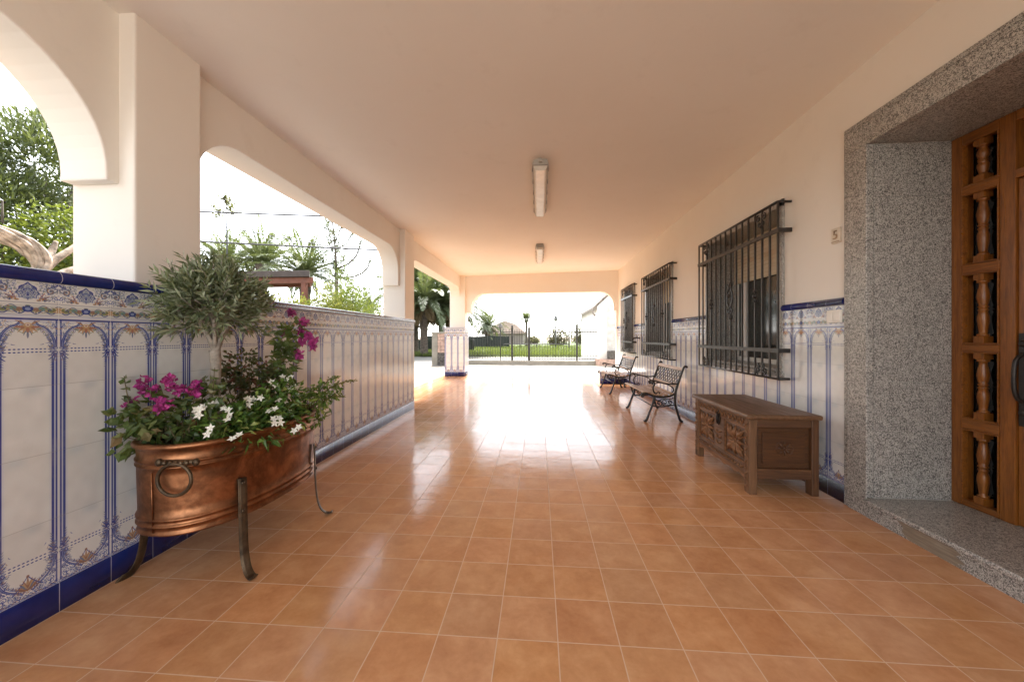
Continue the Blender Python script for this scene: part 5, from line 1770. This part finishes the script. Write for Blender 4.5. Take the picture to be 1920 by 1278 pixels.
fence_panel(-4.42, -1.82, "iron fence panel between the stone gatepost and the slim lamp post")
fence_panel(-1.72, -1.29, "narrow iron fence panel just left of the small gate")
fence_panel(-0.40, 1.64, "long iron fence panel between the small gate and the thick post")
fence_panel(1.74, 2.60, "iron fence panel meeting the white outbuilding")
gt = fence_panel(-1.17, -0.52, "small iron gate standing in the middle of the fence", 0.03, 1.50, 0.105, "gate", "gate", None)


def post(x, r, h, label, knob=0.05):
    t = empty("fence_post", (x, FY, 0), label, "post", "posts of the iron fence")
    MB().box(-r, r, -r, r, -0.02, h).build("shaft", M_fence, t, 0.006)
    MB().lathe([(r * 1.2, 0), (r * 1.3, 0.02), (r * 0.5, 0.035), (knob, 0.075), (knob * 0.8, 0.11), (0.003, 0.17)], 12, (0, 0, h)).build("finial", M_fence, t)


post(-1.228, 0.048, 1.62, "thick dark gatepost on the left side of the small gate")
post(-0.458, 0.055, 1.62, "thick dark gatepost on the right side of the small gate")
post(1.69, 0.040, 1.66, "thick dark fence post nearest the white outbuilding", 0.04)
# slim garden lamp on the fence
gl = empty("garden_lamp", (-1.77, FY, 0), "slim fence lamp with a round dark head near the gate", "lamp")
MB().tube([(0, 0, 0.1), (0, 0, 1.62)], 0.026, 8).build("pole", M_fence, gl)
m = MB().ball((0, 0, 1.70), 0.085, 12, 8, sc=(1, 1, 1.1)); m.lathe([(0.05, 0), (0.07, 0.03), (0.02, 0.07), (0.004, 0.15)], 10, (0, 0, 1.78))
for a in range(6):
    m.tube([(0.15 * math.cos(a * 1.05) * 0.6, 0.15 * math.sin(a * 1.05) * 0.6, 1.60), (0.11 * math.cos(a * 1.05), 0.11 * math.sin(a * 1.05), 1.72), (0.04 * math.cos(a * 1.05), 0.04 * math.sin(a * 1.05), 1.82)], 0.01, 5)
m.build("lamp_head", M_lampglass, gl)

# stone gatepost on the left
gp = empty("stone_gatepost", (-4.6, 16.3, 0), "stone and brick gatepost with a white capped edge behind the tiled pillar base", "gatepost")
lp(MB().box(-4.78, -4.52, 16.0, 16.6, -0.05, 1.42), "white_edge", M_curb, gp, 0.01)
m = MB(); m2 = MB()
r2 = np.random.default_rng(5)
for i in range(10):
    for j in range(3):
        z = -0.04 + i * 0.142
        x = -4.515 + j * 0.15
        mm = m2 if i < 4 else m
        mm.box(x + 0.004, x + 0.146, 15.96 + 0.015 * r2.random(), 16.56, z + 0.005, z + 0.137)
lp(m, "brick_face", M_pinkstone, gp, 0.012); lp(m2, "stone_base", M_darkstone, gp, 0.02)
lp(MB().box(-4.515, -4.065, 16.0, 16.55, -0.05, 1.38), "core", M_curb, gp)
lp(MB().box(-4.82, -4.05, 15.94, 16.62, 1.385, 1.45), "cap", M_curb, gp, 0.01)
m = MB().lathe([(0.03, 0), (0.05, 0.02), (0.02, 0.06), (0.07, 0.12), (0.075, 0.2), (0.03, 0.26), (0.002, 0.30)], 12, (-4.3, 16.25, 1.45))
lp(m, "finial", M_lampglass, gp)

# =================================================================== VEGETATION OUTSIDE
def palm_mesh(g, nf=46, L=2.6, dry=14, leafl=0.45, nl=34, up_lo=-0.35):
    """fronds as curved rachis with two rows of leaflets; returns V,F,tone,mi"""
    Vs, Fs, Ts, Ms = [], [], [], []
    base = 0
    for f in range(nf + dry):
        isdry = f >= nf
        az = f * 2.39996 + g.normal(0, 0.15)
        if not isdry:
            el = math.asin(up_lo + (0.97 - up_lo) * ((f + 0.5) / nf) ** 0.9)
        else:
            el = -0.75 - 0.5 * g.random()
        ln = L * (0.8 + 0.3 * g.random()) * (0.45 if isdry else 1.0)
        hd = np.array([math.cos(az), math.sin(az), 0])
        p = np.array([0.0, 0, 0.0]) + hd * 0.12
        e = el
        pts, tans = [], []
        K = nl
        curl = (0.9 + 0.6 * g.random()) * (1.0 if not isdry else 0.3)
        for k in range(K):
            t = hd * math.cos(e) + np.array([0, 0, math.sin(e)])
            pts.append(p.copy()); tans.append(t)
            p = p + t * ln / K
            e -= curl * (1.6 * k / K) / K * (1.0 if e > -1.4 else 0)
        pts = np.array(pts); tans = np.array(tans)
        side = np.cross(tans, np.array([0, 0, 1.0])); side = norm(side + 1e-6)
        upv = norm(np.cross(side, tans))
        tn = g.random() * 0.5 + 0.25
        for s_ in (1, -1):
            kk = np.arange(3, K)
            sh = np.sin(np.pi * (0.12 + 0.88 * kk / K)) ** 0.6
            d = side[kk] * s_ * 0.8 + tans[kk] * 0.75 + upv[kk] * (0.35 + 0.15 * g.normal(size=(len(kk), 1)))
            d += g.normal(0, 0.08, d.shape)
            V, F, idx = leaf_geo(pts[kk], d, leafl * sh * (L / 2.6), 0.056 * (L / 2.6) ** 0.5, 0.28, 0.1, upv[kk], g)
            Vs.append(V); Fs.append(F + base); base += len(V)
            Ts.append(np.clip(tn + g.normal(0, 0.13, len(kk)), 0, 1)[idx]); Ms.append(np.full(len(F), 1 if isdry else 0))
        # rachis as thin strip
        wv = 0.02 * (1 - np.arange(K) / K * 0.8)[:, None]
        V = np.concatenate([pts + side * wv, pts - side * wv, pts - upv * wv])
        a = np.arange(K - 1)
        F = np.concatenate([np.stack([a, a + 1, a + K], 1), np.stack([a + 1, a + K + 1, a + K], 1), np.stack([a + K, a + K + 1, a + 2 * K], 1), np.stack([a + K + 1, a + 2 * K + 1, a + 2 * K], 1), np.stack([a + 2 * K, a + 2 * K + 1, a], 1), np.stack([a + 2 * K + 1, a + 1, a], 1)])
        Vs.append(V); Fs.append(F + base); base += len(V)
        Ts.append(np.full(len(V), 0.9)); Ms.append(np.full(len(F), 1 if isdry else 0))
    return np.concatenate(Vs), np.concatenate(Fs), np.concatenate(Ts), np.concatenate(Ms)


PALMS = []
for sd_, nf, dry, lo in ((1, 60, 4, -0.30), (2, 58, 14, -0.40), (3, 64, 3, -0.15)):
    g = np.random.default_rng(100 + sd_)
    V, F, T, Mi = palm_mesh(g, nf, 2.6, dry, 0.31, 50, lo)
    o = np_mesh("crown", V, F, [M_palm, M_palmdry], None, T, Mi, False)
    PALMS.append(o.data)
    bpy.data.objects.remove(o)


def palm_tree(x, y, zc, rad, label, var=0, r_tr=0.28, group="palms beyond the porch", boot=True):
    t = empty("palm_tree", (x, y, -0.06), label, "palm tree", group)
    c = bpy.data.objects.new("crown", PALMS[var]); COL.objects.link(c); c.parent = t
    c.location = (0, 0, zc + 0.06); s_ = rad / 1.7  # fronds about 1.5 x the crown radius before they droop
    c.scale = (s_, s_, s_); c.rotation_euler = (0, 0, random.random() * 6.28)
    m = MB()
    prof = []
    H_ = max(0.3, zc - 0.25 * s_ + 0.06)
    k = 0
    z = -0.05
    while z < H_:
        prof.append((r_tr * (1.12 if k % 2 else 1.0) * (1 + 0.2 * math.exp(-z)), z)); z += 0.09; k += 1
    m.lathe(prof, 14)
    if boot: m.lathe([(r_tr * 0.9, H_ - 0.3 * s_), (r_tr * 1.35, H_ - 0.1 * s_), (r_tr * 1.5, H_ + 0.15 * s_), (r_tr * 0.6, H_ + 0.42 * s_)], 14)
    m.build("trunk", M_bark, t)
    return t


# bay two (seen above the tiled wall): three large palms and a small one
q = at(425, 500, Y=27); palm_tree(q.x, q.y, q.z + 0.1, 2.4, "tall palm left of the others, right behind the olive tree crown", 0, 0.32)
q = at(492, 498, Y=25); palm_tree(q.x, q.y, q.z + 0.1, 2.25, "upright palm above the brown roofed shelter", 2, 0.30)
q = at(572, 515, Y=22); palm_tree(q.x, q.y, q.z + 0.1, 2.25, "arching palm above the right end of the brown shelter roof", 0, 0.30)
q = at(693, 582, Y=20); palm_tree(q.x, q.y, q.z, 0.85, "small round palm just beyond the tiled wall, beside the far pillar", 2, 0.16)
# bay three: dense group
q = at(795, 565, Y=24); palm_tree(q.x, q.y, q.z, 2.6, "dense palm nearest the far tiled pillar with drooping dry fronds", 1, 0.22)
q = at(828, 570, Y=25); palm_tree(q.x, q.y, q.z, 2.4, "dense palm partly hidden by the far corner pillar", 1, 0.2)
q = at(776, 538, Y=27); palm_tree(q.x, q.y, q.z, 2.6, "taller palm behind the dense palms past the tiled wall", 0, 0.30)
q = at(852, 575, Y=27); palm_tree(q.x, q.y, q.z, 2.4, "palm behind the far corner pillar, fronds showing through the end arch", 1, 0.30)
# through the end arch
q = at(914, 612, Y=44); palm_tree(q.x, q.y, q.z + 0.2, 2.0, "low round palm with brown skirt behind the dark net fence", 1, 0.30)
q = at(987, 597, Y=46); palm_tree(q.x, q.y, q.z, 1.05, "slender palm with a small crown behind the small gate", 2, 0.14)

# dark net fences along the lawn
def net(x0, x1, y, h, label):
    t = empty("net_fence", ((x0 + x1) / 2, y, -0.05), label, "fence", "dark net fences along the lawn")
    m = MB()
    nn = int(abs(x1 - x0) / 0.5)
    vs, fs = [], []
    for k in range(nn + 1):
        x = x0 + (x1 - x0) * k / nn
        for dy in (0.02 * math.sin(k * 1.7), 0.02 * math.sin(k * 1.7) + 0.03):
            for z in (0.0, h + 0.04 * math.sin(k * 0.9)):
                vs.append((x - t.location.x, dy, z))
    for k in range(nn):
        b_ = 4 * k
        fs += [(b_, b_ + 4, b_ + 5, b_ + 1), (b_ + 6, b_ + 2, b_ + 3, b_ + 7), (b_ + 1, b_ + 5, b_ + 7, b_ + 3)]
    m.add(vs, fs)
    m.build("net", M_net, t)
    p0 = None
    for k in range(0, nn + 1, 5):
        x = x0 + (x1 - x0) * k / nn - t.location.x
        if p0 is None:
            p0 = MB().tube([(0, -0.04, 0), (0, -0.04, h + 0.12)], 0.035, 6).build("post", M_fence, t); q_ = p0
        else:
            q_ = p0.copy(); COL.objects.link(q_); q_.parent = t
        q_.location = (x, 0, 0)


net(-13.5, -3.4, 41.5, 1.35, "long dark net fence at the far edge of the lawn, below the round palm")
net(-16.0, -5.6, 31.0, 1.05, "dark net fence behind the dense palms at the left")

# pink roofed house far behind
hs_ = empty("far_house", (-2.6, 70, 0), "far pinkish roofed house seen between the two palms behind the gate", "house")
lp(MB().box(-9.4, -2.9, 67, 78, -0.1, 1.9), "wall", simple("far_house_wall", (0.26, 0.22, 0.19), 0.8), hs_)
lp(MB().prism([(-9.8, 1.8), (-2.3, 1.8), (-4.4, 3.6), (-6.3, 4.2), (-8.4, 3.3)], 1, 66.3, 78.6), "roof", M_pinkhouse, hs_)

# dusty shrubs at the far side of the lawn
g = np.random.default_rng(44)
def far_shrub(px_, py_top, Y_, wpx, label, mat=M_far, n=1500):
    c = at(px_, 640, Y=Y_); top = at(px_, py_top, Y=Y_).z
    wd = wpx / 685.0 * Y_ / 2
    bl = []
    for k in range(7):
        h = top * (0.35 + 0.5 * g.random())
        bl.append(((g.random() - 0.5) * 1.5 * wd, g.normal(0, 0.5), h * 0.6, wd * 0.5, wd * 0.45, h * 0.5, 1))
    bl.append((0, 0, top * 0.75, wd * 0.4, wd * 0.4, top * 0.28, 1))
    return bush("shrub", (c.x, Y_, -0.05), label, "shrub", bl, n, 0.30, 0.16, mat, g, M_bark, group="dusty shrubs beyond the lawn", stems=8, zmin=0)


far_shrub(1044, 612, 52, 34, "rounded dusty shrub to the left of the thin poles beyond the lawn")
far_shrub(1084, 606, 58, 24, "taller yellowish shrub behind the thick fence post", M_far)
far_shrub(1103, 614, 56, 26, "brownish shrub right of the thick fence post")
far_shrub(1119, 604, 60, 30, "tall brownish shrub touching the edge of the white outbuilding")
far_shrub(1000, 630, 64, 30, "low pale shrub behind the slender palm trunk")

# street poles beyond the lawn
for x, yt, Y_, lb, hd in ((1042, 600, 40, "street lamp with round head rising above the rounded shrub", 1), (1067, 601, 39, "plain thin pole standing at the end of the green rail", 0), (1091, 603, 48, "street lamp with small head close to the thick fence post", 1), (1103, 605, 50, "thin street lamp between the brown shrubs near the outbuilding", 1)):
    q = at(x, yt, Y=Y_)
    t = empty("street_lamp" if hd else "pole", (q.x, Y_, -0.05), lb, "street lamp" if hd else "pole", "poles beyond the lawn")
    MB().tube([(0, 0, 0), (0, 0, q.z)], [0.10, 0.07], 8).build("shaft", M_lampglass, t)
    if hd: MB().ball((0, 0, q.z + 0.16), 0.24, 10, 7, sc=(1, 1, 0.9)).lathe([(0.16, 0), (0.2, 0.06), (0.02, 0.32)], 10, (0, 0, q.z + 0.3)).build("lamp_head", M_lampglass, t)
    else: MB().box(-0.1, 0.1, -0.1, 0.1, q.z - 0.02, q.z + 0.18).build("cap", M_lampglass, t)
q0, q1 = at(945, 645, Y=39), at(1068, 645, Y=39)
rl = empty("field_rail", ((q0.x + q1.x) / 2, 39, -0.05), "thin dark horizontal rail running across the lawn", "rail")
lp(MB().tube([(q0.x, 39, q0.z), (q1.x, 39, q1.z)], 0.055, 6), "bar", M_fence, rl)
m = MB()
for x in np.linspace(q0.x, q1.x, 5): m.tube([(x, 39, -0.05), (x, 39, q0.z)], 0.035, 6)
lp(m, "support", M_fence, rl)

# ---- left side garden
g = np.random.default_rng(55)
ol = bush("oleander", (-6.6, 4.3, -0.06), "tall grey green oleander bush filling the near arch at the left", "bush",
          [(0.2, -0.6, 2.6, 0.9, 0.9, 0.9, 2), (-0.1, 0.4, 2.7, 0.9, 0.9, 1.0, 2), (0.3, -0.1, 3.5, 0.65, 0.6, 0.55, 1.3), (0.2, -1.3, 2.9, 0.8, 0.8, 0.8, 1.6), (0.0, 0.9, 2.2, 0.9, 0.8, 0.9, 1.5), (-0.3, -0.4, 1.5, 1.1, 1.4, 0.9, 2), (0.2, -0.9, 3.4, 0.5, 0.5, 0.5, 0.8), (0.25, 0.05, 3.95, 0.28, 0.28, 0.35, 0.4)],
          33000, 0.115, 0.023, M_oleander, g, M_bark, droop=0.15, fold=0.15, up=0.55, spread=0.45, stems=40)
sky_block_bush = bush("oleander", (-6.5, 0.7, -0.06), "added oleander bush outside the frame, blocking sky light at the near arch", "bush",
           [(0.0, -0.4, 2.7, 0.9, 1.4, 1.5, 2), (0.0, 1.0, 2.8, 0.9, 1.2, 1.5, 2), (0.1, 0.3, 1.4, 1.0, 1.8, 1.0, 2)],
           12000, 0.20, 0.055, M_oleander, g, M_bark, droop=0.15, fold=0.15, up=0.55, spread=0.45, stems=16)  # unseen bush, added to keep sky light out of the near arch
# small pinkish seed heads
g2 = np.random.default_rng(56)
lb = bush("lime_green_bush", (-5.3, 3.75, -0.06), "lime green bush in front of the oleander beside the near pillar", "bush",
          [(0.0, 0.0, 2.35, 0.4, 0.45, 0.42, 2), (0.15, 0.35, 2.0, 0.45, 0.5, 0.5, 2), (-0.2, -0.35, 1.9, 0.5, 0.6, 0.5, 2), (0.2, 0.1, 1.4, 0.6, 0.9, 0.5, 2)],
          6500, 0.070, 0.038, M_lime, g2, M_stem, up=0.3, spread=0.6, stems=20)
# gnarled pale trunk
tk = empty("gnarled_tree", (-4.6, 2.93, -0.20), "pale twisted bare trunk arching in front of the bushes in the near arch", "tree")
mb = MB()
main = spline([(-0.02, -0.02, 0.0), (0.0, 0.0, 1.0), (0.0, -0.10, 1.75), (0.0, 0.12, 2.05), (-0.02, 0.10, 2.20), (-0.05, -0.02, 2.30), (-0.10, -0.25, 2.37), (-0.15, -0.6, 2.40), (-0.2, -1.0, 2.36)], 7)
for k in range(15):
    a = k * 0.419
    off = [(Vector((math.cos(a + i * 0.10), 0.6 * math.sin(a + i * 0.10), 0.8 * math.sin(a + i * 0.1 + 0.6))) * (0.068 + 0.012 * math.sin(k * 2.3 + i * 0.21) - 0.034 * i / len(main))) for i in range(len(main))]
    mb.tube([p + o_ for p, o_ in zip(main, off)], [(0.022 - 0.009 * i / len(main)) * (1 + 0.25 * math.sin(i * 0.9 + k * 1.7)) for i in range(len(main))], 6)
for br in ([(0, 0.05, 1.9), (0.02, 0.18, 2.14), (0.02, 0.36, 2.34), (0.0, 0.55, 2.60)], [(0, 0.0, 1.8), (0.05, 0.25, 2.06), (0.05, 0.60, 2.22)], [(0, 0.1, 2.1), (-0.05, 0.22, 2.24), (-0.05, 0.26, 2.36)], [(0, -0.1, 1.75), (0.02, -0.22, 1.95), (0.0, -0.2, 2.08)]):
    sp_ = spline(br, 6); mb.tube(sp_, list(np.linspace(0.045, 0.015, len(sp_))), 7)
mb.build("trunk", M_palebark, tk)

# yellow-green hedge plants along the left
g = np.random.default_rng(66)
def hedge(px_, py_top, Y_, wpx, label, mat, n=2200, L=0.11, W=0.05, seed=1, k=6, group=None):
    gg = np.random.default_rng(seed)
    c = at(px_, 600, Y=Y_); top = at(px_, py_top, Y=Y_).z
    wd = wpx / 685.0 * Y_ / 2 * 1.3
    bl = []
    for i in range(k):
        h = top * (0.6 + 0.3 * gg.random())
        bl.append(((gg.random() - 0.5) * 1.4 * wd, (gg.random() - .5) * 1.2, h * 0.72, wd * 0.5, 0.7, h * 0.34, 1))
    bl.append((0, 0, top * 0.78, wd * 0.4, 0.6, top * 0.2, 1))
    return bush("garden_bush", (c.x, Y_, -0.06), label, "bush", bl, int(n * 2.2), L, W, mat, gg, M_bark, stems=14, up=0.35, spread=0.5, group=group or "yellow green bushes beyond the tiled wall")


hedge(505, 540, 9.5, 80, "yellow green bush below the left end of the brown shelter roof", M_yellow, 2600, 0.13, 0.05, 2)
hedge(560, 548, 10.0, 90, "yellow green bush under the middle of the brown shelter roof", M_yellow, 2600, 0.12, 0.05, 3)
hedge(612, 525, 11.0, 80, "feathery yellow green bush right of the brown shelter", M_yellow, 2600, 0.15, 0.03, 4)
hedge(655, 520, 12.0, 75, "pale bush under the bare pine", M_lime, 2000, 0.15, 0.03, 5)
hedge(680, 572, 12.5, 70, "low yellowish bush next to the small round palm", M_yellow, 1500, 0.12, 0.04, 6)
hedge(640, 495, 15.0, 90, "tall pale green bush behind the bare pine trunk", M_oleander, 2000, 0.22, 0.05, 7)
hedge(440, 520, 11.5, 90, "green bush hidden behind the olive tree crown", M_lime, 1800, 0.14, 0.05, 8)
hedge(560, 565, 15.5, 120, "shaded green bush standing underneath the brown shelter", M_oleander, 1800, 0.2, 0.06, 9)

# pergola / shelter
pg = empty("garden_shelter", (-10.4, 14.3, 0), "open garden shelter with a brown roof and red brown beam beyond the tiled wall", "shelter")
lp(MB().prism([(-14.0, 13.8), (-9.05, 13.8), (-9.95, 15.2), (-14.0, 15.2)], 2, 3.62, 3.86), "roof", M_pergroof, pg, 0.01)
for y0_ in (13.95, 15.0):
    lp(MB().box(-13.4, -9.06 - (y0_ - 13.95) * 0.72, y0_, y0_ + 0.12, 3.38, 3.615), "beam", M_pergred, pg, 0.01)
for x, y in ((-9.40, 14.01), (-13.2, 14.01), (-10.1, 15.06), (-13.2, 15.06)):
    lp(MB().box(x - 0.09, x + 0.09, y - 0.09, y + 0.09, -0.06, 3.378), "post", M_pergred, pg, 0.01)

# bare pine
pn = empty("bare_pine", (-12.0, 21.5, -0.06), "thin bare pine with sparse upturned branches beyond the tiled wall", "tree")
g = np.random.default_rng(77)
mb = MB()
PT = [at(x, y, Y=21.5) - Vector((-12.0, 21.5, -0.06)) for x, y in ((632, 600), (631, 540), (630, 500), (628, 460), (622, 405))]
PT[0].z = 0
mb.tube(spline([tuple(p) for p in PT], 5), list(np.linspace(0.13, 0.03, 21)), 7)
PP, DD = [], []
def branch(pp, r0=0.07):
    sp_ = spline([tuple(at(x, y, Y=21.5 + dy) - Vector((-12.0, 21.5, -0.06))) for x, y, dy in pp], 6)
    mb.tube(sp_, list(np.linspace(r0, 0.02, len(sp_))), 5)
    nn = len(sp_)
    for k in range(int(nn * 0.35), nn):
        for j in range(7 if k < nn - 3 else 16):
            PP.append(np.array(sp_[k]) + g.normal(0, 0.05, 3)); DD.append(g.normal(size=3) + np.array([0, 0, 0.5]))
branch([(631, 503, 0), (650, 496, 0), (666, 482, 0), (674, 464, 0), (677, 452, 0)])
branch([(630, 520, 0), (660, 519, 0), (678, 512, 0), (690, 500, 0), (692, 488, 0)])
branch([(629, 465, 0), (645, 460, 0), (656, 446, 0), (661, 436, 0)], 0.035)
branch([(629, 470, 0.2), (620, 452, 0.4), (616, 430, 0.5), (614, 418, 0.5)], 0.035)
branch([(628, 455, 0), (634, 440, 0), (640, 425, 0), (642, 412, 0)], 0.03)
branch([(631, 520, 0.3), (612, 505, 0.5), (606, 488, 0.6)], 0.035)
for k in range(10):
    y = 520 - k * 11
    branch([(629, y, 0), (629 + g.normal(0, 10), y - 8, g.normal(0, .5)), (629 + g.normal(0, 16), y - 18, g.normal(0, .8))], 0.02)
mb.build("trunk", M_bark, pn)
leaves("needles", np.array(PP), np.array(DD), 0.34, 0.034, M_pine, pn, 0.1, 0.05, g=g)

# agave flower stalk
q = at(424, 455, Y=17.5); q2 = at(424, 385, Y=17.5)
ag = empty("agave_stalk", (q.x, 17.5, -0.06), "thin tall flower stalk with a dark tufted top rising above the palms", "plant")
mb = MB().tube([(0, 0, 0), (0.05, 0, q.z), (0.0, 0, q2.z)], [0.05, 0.035, 0.02], 6)
g = np.random.default_rng(88)
tips = []
for dx, dz, in ((-0.62, 0.16), (-0.42, 0.02), (0.46, 0.12), (0.36, 0.34), (0.22, 0.52), (-0.1, 0.62), (0.55, -0.05), (-0.5, -0.28), (0.05, 0.70)):
    p0 = Vector((0.0, 0, q2.z - 0.35 + max(0, dz) * 0.35)); p1 = Vector((dx, g.normal(0, 0.15), q2.z - 0.2 + dz))
    mb.tube(spline([tuple(p0), tuple((p0 + p1) / 2 + Vector((0, 0, -0.08))), tuple(p1)], 4), 0.012, 5); tips.append(p1)
    tips.append((p0 * 0.4 + p1 * 0.6))
mb.build("stalk", M_wire, ag)
P, D = [], []
for tpt in tips:
    for k in range(9): P.append(np.array(tpt) + g.normal(0, 0.035, 3)); D.append(g.normal(size=3))
for k in range(60): P.append(np.array([-0.08, 0, q2.z + 0.42]) + g.normal(0, 0.08, 3)); D.append(g.normal(size=3))
leaves("flower_tufts", np.array(P), np.array(D), 0.17, 0.10, leaf_mat("dark_seed", [(0, (0.05, 0.045, 0.035)), (1, (0.12, 0.10, 0.07))]), ag, 0.1, 0.1, g=g)

# overhead cables
for (xa, ya, xb, yb, Y_, r_, lb) in ((300, 390, 640, 403, 12.0, 0.03, "topmost dark overhead cable crossing the sky behind the olive tree"), (300, 399, 720, 478, 13.0, 0.014, "thin faint slanting overhead cable between the two darker ones"), (300, 445, 760, 468, 12.4, 0.028, "lowest dark overhead cable passing above the palm crowns")):
    a = at(xa, ya, Y=Y_); b = at(xb, yb, Y=Y_)
    d = (b - a)
    a2 = a - d * 1.2; b2 = b + d * 0.8
    pts = [a2 + (b2 - a2) * t - Vector((0, 0, 0.25 * math.sin(math.pi * t) * 0.3)) for t in np.linspace(0, 1, 24)]
    o = MB().tube(pts, r_, 6).build("overhead_cable", M_wire)
    setp(o, lb, "cable", "overhead cables across the sky")

bpy.context.view_layer.update()
